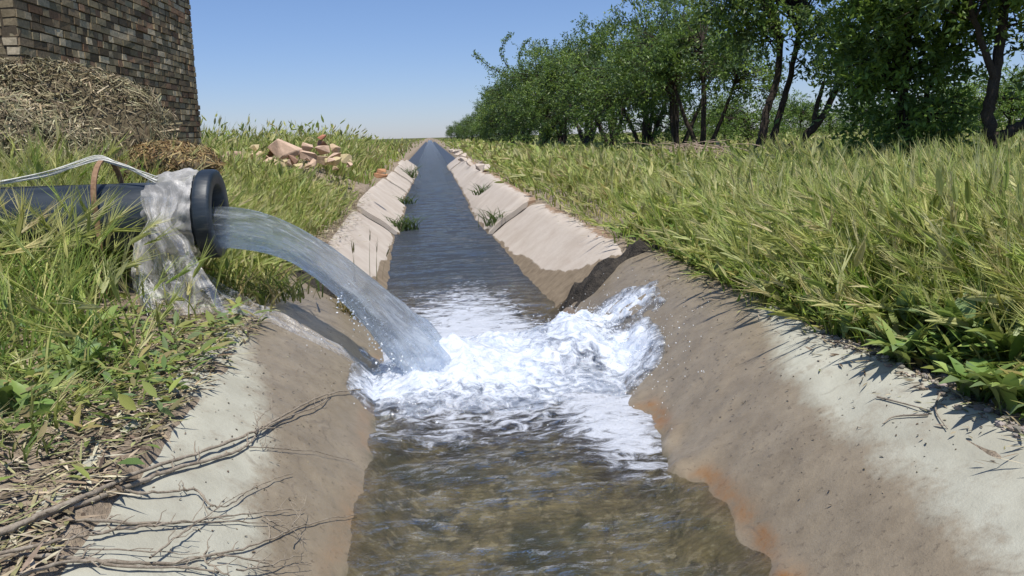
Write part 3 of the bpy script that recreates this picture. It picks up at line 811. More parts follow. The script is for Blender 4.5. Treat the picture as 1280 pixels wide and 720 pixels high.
# ------------------------------------------------------------------ straw heaps
M_STRAW = tint_mat('straw', .9, 30, .3, .3, .005, .2)
straw_cols = [(.42, .36, .22), (.32, .27, .16), (.20, .165, .10), (.54, .47, .31), (.26, .25, .15), (.13, .11, .07)]
def straw_heap(name, c, ax, n, label, cols, ln=(.06, .24), sw=.006, seed=0):
    mb = MB()
    th, ph = np.meshgrid(np.linspace(0, 2*math.pi, 61), np.linspace(-1.2, math.pi/2, 30))
    D = np.stack([np.cos(th)*np.cos(ph), np.sin(th)*np.cos(ph), np.sin(ph)], -1)
    def radius(Dv):
        return 1+.16*fbm(Dv[..., 0]*2.2+Dv[..., 2]*1.7, Dv[..., 1]*2.2-Dv[..., 2]*1.3, 4, 500+seed)
    V = D*radius(D)[..., None]*np.array(ax)*.96
    mb.add(V.reshape(-1, 3), grid_faces(30, 61), (.13, .105, .065))
    d = unit(RNG.normal(0, 1, (n, 3))); d[:, 2] = np.where(d[:, 2] < -.55, -d[:, 2], d[:, 2])
    P = d*radius(d)[:, None]*np.array(ax)*RNG.uniform(.95, 1.04, (n, 1))
    t_ = np.cross(d, RNG.normal(0, 1, (n, 3))); t_ = unit(unit(t_)+d*RNG.normal(.05, .45, (n, 1)))
    L = RNG.uniform(ln[0], ln[1], n)*RNG.uniform(.5, 1, n); sd_ = unit(np.cross(t_, d+RNG.normal(0, .4, (n, 3))))
    W = RNG.uniform(.15, 1.2, n)*sw*.5
    a_, b_ = P-t_*L[:, None]/2, P+t_*L[:, None]/2
    mid = P+d*(L*.06)[:, None]
    V = np.stack([a_-sd_*W[:, None], a_+sd_*W[:, None], mid-sd_*W[:, None], mid+sd_*W[:, None], b_-sd_*W[:, None]*.6, b_+sd_*W[:, None]*.6], 1).reshape(-1, 3)
    i = np.arange(n)*6
    mb.add(V, np.vstack([np.stack([i, i+1, i+3, i+2], 1), np.stack([i+2, i+3, i+5, i+4], 1)]), np.repeat(pick(cols, n, .3), 6, 0))
    o = mb.build(name, M_STRAW); o.location = c
    return tag(o, label, 'straw heap')
straw_heap('straw_heap', (-3.02, 6.05, 1.12), (1.26, .60, .62), 36000, 'large grey-brown heap of old straw against the brick building', straw_cols, (.03, .17), .0085)
c_ = at(214, 196, 5.5)
straw_heap('straw_heap', (c_[0], 5.5, max(c_[2]-.06, ground_z(c_[0], 5.5)+.03)), (.30, .24, .14), 2600, 'small yellowish pile of chopped straw behind the pipe flange',
           [(.40, .30, .14), (.30, .21, .09), (.22, .14, .06), (.48, .38, .20), (.16, .10, .05)], (.04, .13), .007, 9)

# ------------------------------------------------------------------ rubble
M_ROCK = tint_mat('sandstone', .9, 6, .22, .5, .03, .2)
def rock_mesh(name, sx, sy, sz, col, seed, blocky=.75):
    r = np.random.default_rng(seed)
    bm = bmesh.new()
    pts = []
    for k in range(11):
        d = r.normal(0, 1, 3); d /= np.linalg.norm(d)
        q = d/np.max(np.abs(d))*blocky+d*(1-blocky)
        pts.append(q*r.uniform(.80, 1.0))
    for q in pts:
        bm.verts.new((q[0]*sx/2, q[1]*sy/2, q[2]*sz/2))
    res = bmesh.ops.convex_hull(bm, input=bm.verts)
    bmesh.ops.delete(bm, geom=[g for g in res['geom_interior'] if isinstance(g, bmesh.types.BMVert)], context='VERTS')
    bmesh.ops.dissolve_limit(bm, angle_limit=math.radians(14), verts=bm.verts, edges=bm.edges)
    bmesh.ops.bevel(bm, geom=bm.edges[:], offset=min(sx, sy, sz)*.03, segments=1, affect='EDGES', clamp_overlap=True)
    me = bpy.data.meshes.new(name); bm.to_mesh(me); bm.free()
    a_ = me.attributes.new('tint', 'FLOAT_COLOR', 'POINT')
    a_.data.foreach_set('color', np.tile(np.array([*col, 1.0], np.float32), len(me.vertices)))
    return me
PINK, TAN, YEL, RED, DRK = (.66, .48, .36), (.60, .45, .30), (.64, .53, .31), (.45, .20, .13), (.34, .21, .15)
rocks = [(262, 197, 16, 15, 12.9, PINK, 'pale rock at the end of the rubble pile, behind the pipe flange'),
 (289, 198, 24, 19, 12.7, PINK, 'rounded pink rock beside the yellow flat-topped block'),
 (321, 185, 16, 9, 13.0, YEL, 'small flat yellow stone lying on top of a tan block'),
 (316, 197, 32, 17, 12.8, TAN, 'broad tan block carrying a flat yellow stone'),
 (337, 191, 14, 13, 13.1, DRK, 'dark brown wedge of stone left of the biggest rock'),
 (356, 185, 42, 28, 13.0, PINK, 'biggest rock of the rubble pile, peaked and sandy pink'),
 (334, 203, 13, 14, 12.5, PINK, 'narrow pink stone below the dark wedge'),
 (347, 204, 20, 15, 12.4, TAN, 'tan stone under the left edge of the biggest rock'),
 (324, 209, 12, 14, 12.3, PINK, 'upright pinkish stone low in the grass under the tan block'),
 (366, 199, 14, 15, 12.5, DRK, 'brown stone under the right edge of the biggest rock'),
 (382, 184, 25, 13, 13.3, PINK, 'flat pink slab right of the biggest rock'),
 (387, 194, 25, 15, 12.9, PINK, 'pink block below the flat pink slab'),
 (403, 171.5, 14, 7, 13.5, RED, 'upper of two red bricks stacked on the rubble pile'),
 (403, 179, 14, 8, 13.5, DRK, 'lower of two bricks stacked on the rubble pile'),
 (404, 188, 19, 13, 13.2, PINK, 'pink stone directly under the stacked bricks'),
 (420, 185, 15, 14, 13.2, TAN, 'pointed tan stone right of the stacked bricks'),
 (420, 194, 19, 12, 12.9, PINK, 'flat pinkish stone below the pointed tan stone'),
 (433, 199, 15, 14, 12.8, YEL, 'yellowish stone at the canal end of the rubble pile'),
 (421, 202, 15, 13, 12.6, YEL, 'pale yellow stone low at the canal end of the rubble pile'),
 (388, 204, 15, 14, 12.5, PINK, 'small rounded pink stone low in the middle of the rubble pile'),
 (403, 201, 16, 13, 12.6, TAN, 'tan stone low between the pink and the yellow stones'),
 (303, 206, 16, 12, 12.4, PINK, 'pink stone sunk in grass below the broad tan block'),
 (372, 208, 14, 10, 12.2, YEL, 'pale yellow stone half sunk in grass below the biggest rock')]
for k, (px, py, wpx, hpx, Y, col, lab) in enumerate(rocks):
    q = at(px, py, Y); sc_ = Y/F_PX
    brick = 'brick' in lab
    me = rock_mesh('brick' if brick else 'rock', wpx*sc_*1.08, max(wpx, hpx)*sc_*1.0, hpx*sc_*1.02, col, 900+k, .95 if brick else .86)
    o = link('brick' if brick else 'rock', me, M_ROCK); o.location = q; o.rotation_euler = (0, 0, RNG.uniform(-.5, .5))
    tag(o, lab, 'brick' if brick else 'rock', 'stones of the rubble pile on the left bank')
for k in range(22):
    px = RNG.uniform(268, 440); Y = RNG.uniform(12.1, 13.2); q = at(px, RNG.uniform(196, 212), Y); q[2] = max(q[2], float(ground_z(q[0], Y))+.10)
    sz = RNG.uniform(.08, .17)
    o = link('rock', rock_mesh('rock', sz, sz*.8, sz*.7, [PINK, TAN, PINK, YEL][k % 4], 1500+k, .84), M_ROCK); o.location = q; o.rotation_euler = (RNG.uniform(-.4, .4), RNG.uniform(-.4, .4), RNG.uniform(0, 3))
    tag(o, 'small broken stone lying between the larger stones of the rubble pile', 'rock', 'small broken stones of the rubble pile')
for px, py, wpx, hpx, lab in ((475, 213.5, 18, 6, 'orange brick lying on a darker brick at the canal edge'), (476, 220, 19, 9, 'dark reddish brick under an orange one at the canal edge')):
    Y = 12.1; q = at(px, py, Y); sc_ = Y/F_PX
    o = link('brick', rock_mesh('brick', wpx*sc_, .14, hpx*sc_, (.50, .27, .15) if 'orange' in lab else (.30, .14, .09), int(py*3), .96), M_ROCK); o.location = q
    tag(o, lab, 'brick', 'bricks at the canal edge')
# pale broken stones along the far right edge
for k in range(16):
    Y = 19+k*1.9+RNG.uniform(-.6, .6); x = xc(Y)+1.10+RNG.uniform(-.12, .16)
    o = link('broken_stone', rock_mesh('broken_stone', RNG.uniform(.2, .42), RNG.uniform(.2, .4), RNG.uniform(.14, .28), (.58, .50, .43), 1300+k), M_ROCK)
    o.location = (x, Y, float(surf_z(x, Y))+.07); o.rotation_euler = (RNG.uniform(-.3, .3), RNG.uniform(-.4, .4), RNG.uniform(0, 3))
    tag(o, 'pale broken stone on the edge of the far canal lining below the trees', 'stone', 'broken stones along the far canal edge')

# ------------------------------------------------------------------ dark silt in the joint on either side
M_SILT = simple_mat('dark_silt', (.020, .018, .016), (.085, .072, .058), 16, .75, .9, .03)
def silt(side, y0, a0, a1, wid, label, skew=.0):
    na, nb = 60, 26
    A, Bv = np.meshgrid(np.linspace(a0, a1, na), np.linspace(-1, 1, nb))
    cen = y0+skew*(A-a0)
    Y = cen+Bv*wid*(1+.45*fbm(A*4, Bv*0+side, 3, 601))
    X = xc(Y)+side*A
    prof = (1-Bv**2)*np.clip((1-((A-(a0+a1)/2)/((a1-a0)/2))**2)*3, 0, 1)
    Z_ = np.maximum(lining_z(X, Y), surf_z(X, Y)*0-1)-.03+prof*(.085+.05*fbm(A*9, Y*9, 4, 611))
    Fq = grid_faces(nb, na)
    o = link('silt_ridge', npmesh('silt_ridge', np.stack([X, Y, Z_], -1).reshape(-1, 3), Fq if side > 0 else Fq[:, ::-1]), M_SILT, None, True)
    return tag(o, label, 'silt')
silt(1, 5.62, .60, 1.42, .17, 'dark wet silt packed in the joint right of the foam', -.10)
silt(-1, 5.30, .56, 1.22, .15, 'dark soil and roots packed in the joint under the water jet', .1)

# ------------------------------------------------------------------ dead branches at the lower left
M_TWIG = simple_mat('dead_wood', (.17, .135, .10), (.40, .35, .28), 40, .9, .5, .003, stretch=(1, 1, 1))
def cz(zx, zy):
    return zx*.3889, 440+zy*.3889
def smooth_path(pts, n=5):
    pts = np.array(pts, float); t_ = np.arange(len(pts)); tt = np.linspace(0, len(pts)-1, (len(pts)-1)*n+1)
    pp = np.stack([np.interp(tt, t_, pts[:, c_]) for c_ in range(3)], 1)
    for _ in range(3):
        pp[1:-1] = (pp[:-2]+2*pp[1:-1]+pp[2:])/4
    return pp
def dead_branch(paths, label, spurs=8):
    """paths: (zoomed picture points, r0, r1, lift)"""
    mb = MB()
    for pts, r0, r1, lift in paths:
        P = [on(*cz(*q), lift=lift) for q in pts]
        pp = smooth_path(P); n = len(pp)
        pp = pp+RNG.normal(0, .0015, pp.shape)
        rr = np.linspace(r0, r1, n)*(1+.12*RNG.normal(0, 1, n)).clip(.7, 1.3)
        mb.tube(pp, rr*.82, 7)
        for k in range(int(spurs)):
            i = RNG.integers(2, n-2); d = unit(pp[i+1]-pp[i]); s_ = unit(np.cross(d, RNG.normal(0, 1, 3)))
            if s_[2] < -.1: s_ = -s_
            L = RNG.uniform(.015, .065)
            q = pp[i]+np.linspace(0, L, 4)[:, None]*(s_*.8+d*.6)[None]+RNG.normal(0, .003, (4, 3))
            q[0] = pp[i]
            mb.tube(q, np.linspace(min(rr[i]*.55, .003), .0008, 4), 5)
    o = mb.build('dead_branch', M_TWIG, None, True)
    return tag(o, label, 'dead branch', 'dead branches on the left bank')
dead_branch([([(-60, 600), (60, 556), (130, 525), (300, 450), (450, 385), (600, 335), (720, 295), (820, 255), (900, 210), (980, 165), (1060, 130), (1180, 118)], .0095, .0028, .025),
             ([(100, 545), (150, 520), (330, 465), (450, 415), (560, 375), (680, 345), (760, 320), (800, 295), (830, 262)], .0092, .004, .018),
             ([(820, 262), (900, 215), (1000, 182), (1040, 165), (1062, 132)], .004, .0022, .025),
             ([(800, 305), (900, 310), (1010, 318), (1140, 350)], .003, .0014, .02),
             ([(822, 245), (830, 215), (855, 190), (892, 170)], .0026, .001, .06),
             ([(400, 445), (470, 455), (560, 450), (625, 437), (650, 455), (665, 485), (690, 498), (735, 495), (790, 450), (870, 410), (940, 390)], .0048, .0015, .02)],
            'long forked dead branch reaching across the left bank towards the foam', 5)
dead_branch([([(200, 535), (380, 548), (560, 548), (700, 545), (860, 550)], .0052, .0018, .015),
             ([(300, 585), (400, 565), (520, 555), (640, 540), (780, 520), (900, 510), (980, 508)], .0050, .0015, .02),
             ([(840, 525), (900, 560), (950, 580), (985, 605)], .0026, .001, .02),
             ([(480, 665), (560, 600), (620, 560), (700, 500), (780, 450)], .0032, .0012, .03)],
            'straight thin dead twigs crossing below the long forked branch', 7)
dead_branch([([(-60, 668), (0, 655), (150, 655), (300, 668), (450, 680), (560, 680), (680, 655), (800, 625), (880, 595), (960, 560), (1040, 540), (1150, 520)], .0065, .0016, .015),
             ([(-40, 660), (130, 620), (220, 600), (300, 585)], .0060, .003, .03),
             ([(60, 720), (250, 660), (400, 690), (600, 690), (700, 710)], .0055, .003, .02),
             ([(150, 632), (300, 632), (480, 642), (640, 648)], .0032, .0012, .02),
             ([(640, 655), (700, 700), (740, 720)], .0038, .002, .03),
             ([(940, 560), (970, 510), (988, 455)], .0022, .0009, .09),
             ([(700, 650), (800, 665), (900, 690), (1000, 680)], .003, .001, .03),
             ([(760, 700), (860, 690), (930, 660), (990, 655)], .003, .001, .03)],
            'lowest spreading dead branch with many side twigs at the bottom edge', 6)
mb = MB()
for pts in ([(240, 520), (340, 545), (450, 575)], [(495, 485), (460, 570), (515, 645)], [(440, 590), (300, 595), (262, 625)]):
    P = [on(1020+.319*a_, 330+.319*b_, .012) for a_, b_ in pts]
    mb.tube(smooth_path(P), np.linspace(.0034, .0015, len(smooth_path(P))), 6)
tag(mb.build('dry_twig', M_TWIG, None, True), 'small pale forked twig on the mortar below the right bank plants', 'twig')
# brush pile at the foot of the trees
mb = MB(); bp = at(868, 170, 13.0); bp[2] = float(ground_z(bp[0], bp[1]))
for k in range(110):
    a0 = RNG.uniform(0, math.pi*2); L = RNG.uniform(.5, 1.3)
    s0 = np.array([RNG.normal(0, .35), RNG.normal(0, .3), RNG.uniform(.05, .50)]); d = np.array([math.cos(a0), math.sin(a0)*.6, RNG.uniform(-.1, .35)])
    tt = np.linspace(-.5, .5, 7)[:, None]
    q = s0+d*L*tt+np.array([0, 0, -.35])*L*tt**2+RNG.normal(0, .01, (7, 3)); q[:, 2] = np.maximum(q[:, 2], .02)
    mb.tube(q, np.linspace(.008, .003, 7), 4, (.3, .24, .19))
o = mb.build('brush_pile', simple_mat('dry_brush', (.30, .22, .17), (.44, .35, .28), 20, .9)); o.location = bp
tag(o, 'low pile of dry pinkish brush in the grass before the trees', 'brush pile')

# ------------------------------------------------------------------ trees
M_BARK = simple_mat('bark', (.030, .022, .017), (.085, .065, .05), 12, .95, .9, .03, stretch=(1, 1, .35))
M_LEAF = leaf_mat('tree_leaf', .40, .45, .42)
leafcols = [(.105, .175, .045), (.130, .21, .050), (.165, .255, .055), (.070, .125, .042), (.22, .31, .065), (.105, .165, .080)]
brightcols = [(.18, .28, .055), (.14, .23, .055), (.23, .34, .07), (.10, .17, .05)]

def crown_mesh(name, blobs, n, leaf, cols, seed, gap=-.18, sprig=.45):
    """leafy shoots spread through several uneven lobes (cx,cy,cz,rx,ry,rz)"""
    r = np.random.default_rng(seed); mb = MB()
    per = 20; nsp = n//per
    vol = np.array([b[3]*b[4]*b[5] for b in blobs])**.8; pr = vol/vol.sum()
    bi = r.choice(len(blobs), nsp*3, p=pr); B = np.array(blobs)[bi]
    d = unit(r.normal(0, 1, (nsp*3, 3))); rad = r.uniform(.12, 1, nsp*3)**.5
    P = B[:, :3]+d*rad[:, None]*B[:, 3:]
    nz = fbm(P[:, 0]*1.15+P[:, 2]*.7+seed, P[:, 1]*1.15+P[:, 2]*1.25, 3, seed)
    ok = np.where(nz > gap)[0][:nsp]
    P, d = P[ok], d[ok]; m_ = len(P)
    dirn = unit(d*np.array([1, 1, .7])+np.array([0, 0, .35])+r.normal(0, .45, (m_, 3)))
    L = r.uniform(.5, 1.2, m_)*sprig
    long_ = r.random(m_) < .06; L = np.where(long_, L*1.9, L); dirn[long_] = unit(dirn[long_]+np.array([0, 0, .5]))
    t_ = (np.arange(per)+.5)/per
    LP = P[:, None]+dirn[:, None]*(L[:, None]*t_[None])[..., None]+np.array([0, 0, -1])*(L[:, None]*.25*t_[None]**2)[..., None]+r.normal(0, leaf*.35, (m_, per, 3))
    LP = LP.reshape(-1, 3); q = len(LP)
    ld = unit(np.repeat(dirn, per, 0)*.7+r.normal(0, .8, (q, 3))+np.array([0, 0, -.15]))
    sdv = unit(np.cross(ld, r.normal(0, 1, (q, 3))+np.array([0, 0, 1.2])))
    LL = leaf*r.uniform(.65, 1.25, q)[:, None]; WW = LL*.20
    nrm = np.cross(ld, sdv)
    V = np.stack([LP, LP+ld*LL*.45+sdv*WW+nrm*WW*.35, LP+ld*LL, LP+ld*LL*.45-sdv*WW+nrm*WW*.35], 1).reshape(-1, 3)
    cc = np.array(cols)[r.integers(0, len(cols), m_)]*r.uniform(.75, 1.3, (m_, 1))
    cc = np.repeat(cc, per, 0)*r.uniform(.8, 1.2, (q, 1))
    i = np.arange(q)*4
    mb.add(V, np.stack([i, i+1, i+2, i+3], 1), np.repeat(cc, 4, 0))
    # fine shoots carrying the leaves
    return mb.build(name, M_LEAF, link_it=False), P, dirn, L

def trunk_mesh(name, stems, P, dirn, L, seed, twigs=160):
    r = np.random.default_rng(seed+5); mb = MB()
    anchors = []
    for pts, r0, r1 in stems:
        pp = smooth_path(pts, 6); n = len(pp); pp = pp+r.normal(0, .008, pp.shape)
        rr = np.linspace(r0, r1, n)*(1+.25*np.exp(-np.linspace(0, 8, n)))
        mb.tube(pp, rr, 10); anchors.append(pp[n//2:])
    A = np.vstack(anchors)
    for k in r.choice(len(P), min(twigs, len(P)), replace=False):
        end = P[k]+dirn[k]*L[k]*.7
        j = np.argmin(np.linalg.norm(A-P[k], axis=1)+r.uniform(0, .5, len(A)))
        s0 = A[j]; mid = (s0+end)/2+np.array([0, 0, .10])+r.normal(0, .06, 3)
        pp = smooth_path([s0, mid, end], 5)
        mb.tube(pp, np.linspace(.018, .003, len(pp)), 5)
    return mb.build(name, M_BARK, smooth=True, link_it=False)

def make_tree(name, loc, blobs, stems, n, leaf, cols, seed, label, group, cat='tree', gap=-.18, sprig=.45, twigs=160):
    root = empty(name, loc, label, cat, group)
    cme, P, dr_, L = crown_mesh('crown', blobs, n, leaf, cols, seed, gap, sprig)
    tme = trunk_mesh('trunk', stems, P, dr_, L, seed, twigs)
    for nm, me in (('trunk', tme), ('crown', cme)):
        o = bpy.data.objects.new(nm, me); COL.objects.link(o); o.parent = root
    return root

def copy_tree(src, loc, rz, scl, label, group):
    r = src.copy(); COL.objects.link(r); r.location = loc; r.rotation_euler = (0, 0, rz); r.scale = scl
    r['label'] = label; r['group'] = group
    for ch in list(src.children):
        c = ch.copy(); COL.objects.link(c); c.parent = r
    return r

def gpt(px, Y, X=None):
    x = at(px, 170, Y)[0] if X is None else X
    return (x, Y, float(ground_z(x, Y))-.03)
ROW = 'orchard trees in the row beside the canal'
# nearest trunk at the right
make_tree('orchard_tree', gpt(1236, 8.8),
  [(.3, .1, 2.6, 1.0, 1.0, .8), (-.35, .0, 2.35, .75, .8, .50), (1.2, .0, 2.3, .9, .9, .8), (.2, .3, 3.5, 1.0, 1.0, .8), (1.3, .2, 1.45, .6, .6, .35)],
  [([(0, 0, -.1), (-.02, 0, .25), (.03, 0, .50), (-.03, .0, .80), (.02, 0, 1.2), (.10, .05, 1.7), (.18, .1, 2.6)], .085, .045),
   ([(.02, 0, .52), (.20, .02, .60), (.42, .02, .72), (.75, 0, 1.15), (1.2, 0, 1.9)], .06, .03),
   ([(.02, 0, 1.2), (-.25, 0, 1.8), (-.45, 0, 2.4)], .04, .02)],
  20000, .10, leafcols, 21, 'rightmost orchard tree, bare dark trunk with one limb branching right', ROW, gap=-.06)
# dense low-leaved tree
make_tree('orchard_tree', gpt(1128, 9.9),
  [(0, 0, 1.0, .62, .6, .8), (-.15, -.1, 1.9, .75, .7, .8), (.2, 0, 2.6, .85, .8, .8), (-.45, .1, 1.7, .35, .5, .6), (.25, .0, .65, .35, .4, .35), (-.3, .2, 3.3, .9, .9, .7), (.62, .0, 1.9, .40, .5, .35)],
  [([(0, 0, -.1), (.02, 0, .5), (-.03, 0, 1.2), (.05, 0, 2.4)], .075, .03), ([(.03, 0, .2), (.25, 0, .8), (.4, 0, 1.7)], .05, .02)],
  22000, .10, leafcols[:3]+brightcols[:3], 22, 'bushy orchard tree leafy right down to the grass', ROW, gap=-.20)
# three-stemmed tree
make_tree('orchard_tree', gpt(966, 14.3),
  [(-.1, 0, 2.75, 1.0, 1.0, .60), (1.0, -.1, 2.2, .75, .8, .60), (.5, 0, 3.3, 1.2, 1.1, .8), (-.6, .1, 3.1, .7, .8, .6), (1.7, -.1, 2.2, .6, .8, .8), (1.5, -.2, 1.55, .40, .5, .35), (.1, .1, 4.0, 1.0, 1.0, .6)],
  [([(-.10, 0, -.1), (-.26, 0, .30), (-.16, 0, .70), (-.13, 0, 1.0), (.06, 0, 1.55), (.1, 0, 2.3)], .085, .05),
   ([(-.02, 0, -.1), (.02, .1, .50), (.18, .1, 1.05), (.33, .1, 1.60), (.5, .1, 2.6)], .07, .04),
   ([(.05, -.05, .0), (.22, -.05, .34), (.60, -.05, .62), (.84, -.05, .86), (1.05, -.05, 1.3), (1.3, -.05, 2.0)], .085, .04),
   ([(.72, -.05, .74), (.76, 0, 1.05), (.88, 0, 1.5)], .055, .03)],
  24000, .10, leafcols, 23, 'three-stemmed orchard tree with one stem leaning far to the right', ROW, gap=-.06)
protos = []
for k, sd in enumerate((31, 32, 33, 34)):
    r = np.random.default_rng(sd)
    blobs = [(r.uniform(-.2, .2), r.uniform(-.2, .2), 2.5, 1.35, 1.35, 1.1)]
    for q in range(6):
        a_ = q*1.05+r.uniform(-.3, .3); blobs.append((math.cos(a_)*1.1, math.sin(a_)*1.1, r.uniform(*((2.1, 3.2) if k in (0, 2) else (1.1, 3.0))), r.uniform(.6, .9), r.uniform(.6, .9), r.uniform(.55, .8)))
    for q in range(3):
        blobs.append((r.uniform(-.8, .8), r.uniform(-.8, .8), r.uniform(3.3, 3.8), r.uniform(.4, .7), r.uniform(.4, .7), r.uniform(.5, .8)))
    blobs += [(r.uniform(-.6, .6), r.uniform(-.6, .6), 4.2, .5, .5, .5)]+([(r.uniform(-.6, .6), r.uniform(-.6, .6), .8, .8, .8, .5)] if k in (1, 3) else [])
    stems = []
    for q in range(3):
        a_ = r.uniform(0, 6.3); e_ = (.9*math.cos(a_), .9*math.sin(a_), 2.2)
        stems.append(([(.05*q-.05, 0, -.1), (e_[0]*.25, e_[1]*.25, .5), (e_[0]*.6, e_[1]*.6, 1.2), e_], .09-.015*q, .035))
    stems.append(([(0, 0, -.1), (.03, .02, .8), (.0, .05, 1.8), (.1, .1, 3.0)], .10, .03))
    protos.append((blobs, stems, sd))
made = {}
lab = ['orchard tree just left of the three-stemmed one, with sky showing between them', 'orchard tree with leaning dark stems left of the brush pile',
       'tall orchard tree whose top leaves the frame above thick dark stems', 'orchard tree left of the thick dark stems', 'fifth orchard tree back along the row, crown reaching above the brush pile side',
       'orchard tree in the middle of the row where the tree line steps down', 'first tree of the lower part of the row', 'tree with a shaggy crown beyond the step in the tree line',
       'second last of the clearly separate orchard trees', 'last of the clearly separate orchard trees, with sparse shoots sticking out']
spec = [(880, 19.5, .86), (846, 22.5, .96), (806, 25.0, 1.10), (765, 29.5, 1.12), (735, 33.5, 1.16), (706, 38, 1.12), (680, 42, 1.16), (655, 46.5, 1.14), (640, 52, 1.05), (626, 58, .98),
        (None, 62, .95), (None, 71, .95), (None, 80, .92), (None, 91, .92), (None, 104, .9), (None, 119, .9), (None, 138, .9), (None, 162, .9), (None, 192, .9), (None, 230, .9)]
for k, (px, Y, s_) in enumerate(spec):
    x = at(px, 170, Y)[0] if px else 6.0+RNG.uniform(-.3, .3)
    loc = (x, Y, float(ground_z(x, Y))-.03)
    L_ = lab[k] if k < len(lab) else 'small far orchard tree where the row shrinks towards the horizon'
    v = (0, 2, 1, 3, 0, 1)[k] if k < 6 else (1, 3)[k % 2]
    if v not in made:
        b_, st, sd = protos[v]
        made[v] = make_tree('orchard_tree', loc, b_, st, 16000, .105, leafcols, sd, L_, ROW, gap=-.02, sprig=.55)
        made[v].scale = (s_, s_, s_); made[v].rotation_euler = (0, 0, RNG.uniform(0, 6))
    else:
        copy_tree(made[v], loc, RNG.uniform(0, 6), (s_*RNG.uniform(.95, 1.08), s_, s_*RNG.uniform(.96, 1.06)), L_, ROW)
# arching shoots on the tree where the line ends
mb = MB()
for pth in ([(652, 108), (630, 92), (612, 84), (600, 74), (593, 66)], [(650, 100), (634, 84), (626, 66), (630, 50), (640, 43)], [(655, 95), (648, 78), (652, 60), (661, 50)]):
    pp = smooth_path([at(a_, b_, 46.0) for a_, b_ in pth], 6); mb.tube(pp, np.linspace(.03, .008, len(pp)), 5, (.05, .04, .03))
    for rep in range(9):
        q = pp[3:]+RNG.normal(0, .07, (len(pp)-3, 3)); n_ = len(q); d_ = unit(RNG.normal(0, 1, (n_, 3)))
        leaf_shapes(mb, q, d_, RNG.normal(0, 1, (n_, 3)), np.full(n_, .15), np.full(n_, .06), pick(leafcols, n_))
sho = mb.build('arching_shoots', M_LEAF)
LASTTREE = [o for o in bpy.data.objects if o.get('label', '').startswith('tree with a shaggy crown')][0]
Mw = Matrix.LocRotScale(LASTTREE.location, LASTTREE.rotation_euler, LASTTREE.scale)
sho.parent = LASTTREE; sho.matrix_parent_inverse = Mw.inverted()
sh_b = [(-.9, 0, 3.0, .12, .12, .35), (-1.5, 0, 3.2, .10, .1, .10), (-1.15, 0, 3.6, .10, .1, .12)]
# second rows: young pale trees and shrubs across the field
SHR = 'young trees across the field behind the row'
sb = [[(0, 0, 1.0, .8, .8, .7), (.5, .2, 1.3, .6, .6, .6), (-.5, 0, .8, .6, .6, .5), (.1, -.2, 1.7, .5, .5, .5)],
      [(0, 0, .8, 1.0, .9, .6), (.7, .1, .7, .7, .7, .5), (-.6, 0, 1.1, .6, .6, .6)]]
ss = [([(0, 0, -.1), (.03, 0, .5), (-.02, 0, 1.3)], .05, .02)]
spots = [(905, 30, 1.0), (935, 24, .95), (1000, 40, 1.15), (1035, 46, 1.2), (1075, 38, 1.1), (1165, 26, 1.05), (1198, 22, 1.05), (1215, 34, 1.3), (1262, 20, 1.0), (1105, 48, 1.3), (890, 46, 1.1), (860, 55, 1.2), (1275, 36, 1.4), (1150, 44, 1.3), (980, 60, 1.4), (920, 70, 1.4)]
slab_ = ['pale young tree seen under the crown left of the three stems', 'young tree directly left of the three-stemmed trunk', 'small dark-topped tree between the slanting stem and the upright stems',
         'young tree seen right of the leaning stem', 'young tree seen behind the left edge of the bushy tree', 'young tree just right of the bushy tree', 'pale bush left of the rightmost trunk',
         'larger bush behind the rightmost trunk', 'bush under the right limb of the rightmost tree']
sm = []
for k, (px, Y, s_) in enumerate(spots):
    L_ = slab_[k] if k < len(slab_) else 'distant small tree showing low between the orchard trunks'
    loc = gpt(px, Y)
    if k < 2:
        sm.append(make_tree('young_tree', loc, sb[k], ss, 5000, .085, brightcols, 61+k, L_, SHR, 'young tree', -.3, .35, 50)); sm[-1].scale = (s_,)*3
    else:
        copy_tree(sm[k % 2], loc, RNG.uniform(0, 6), (s_*1.1, s_*1.1, s_), L_, SHR)

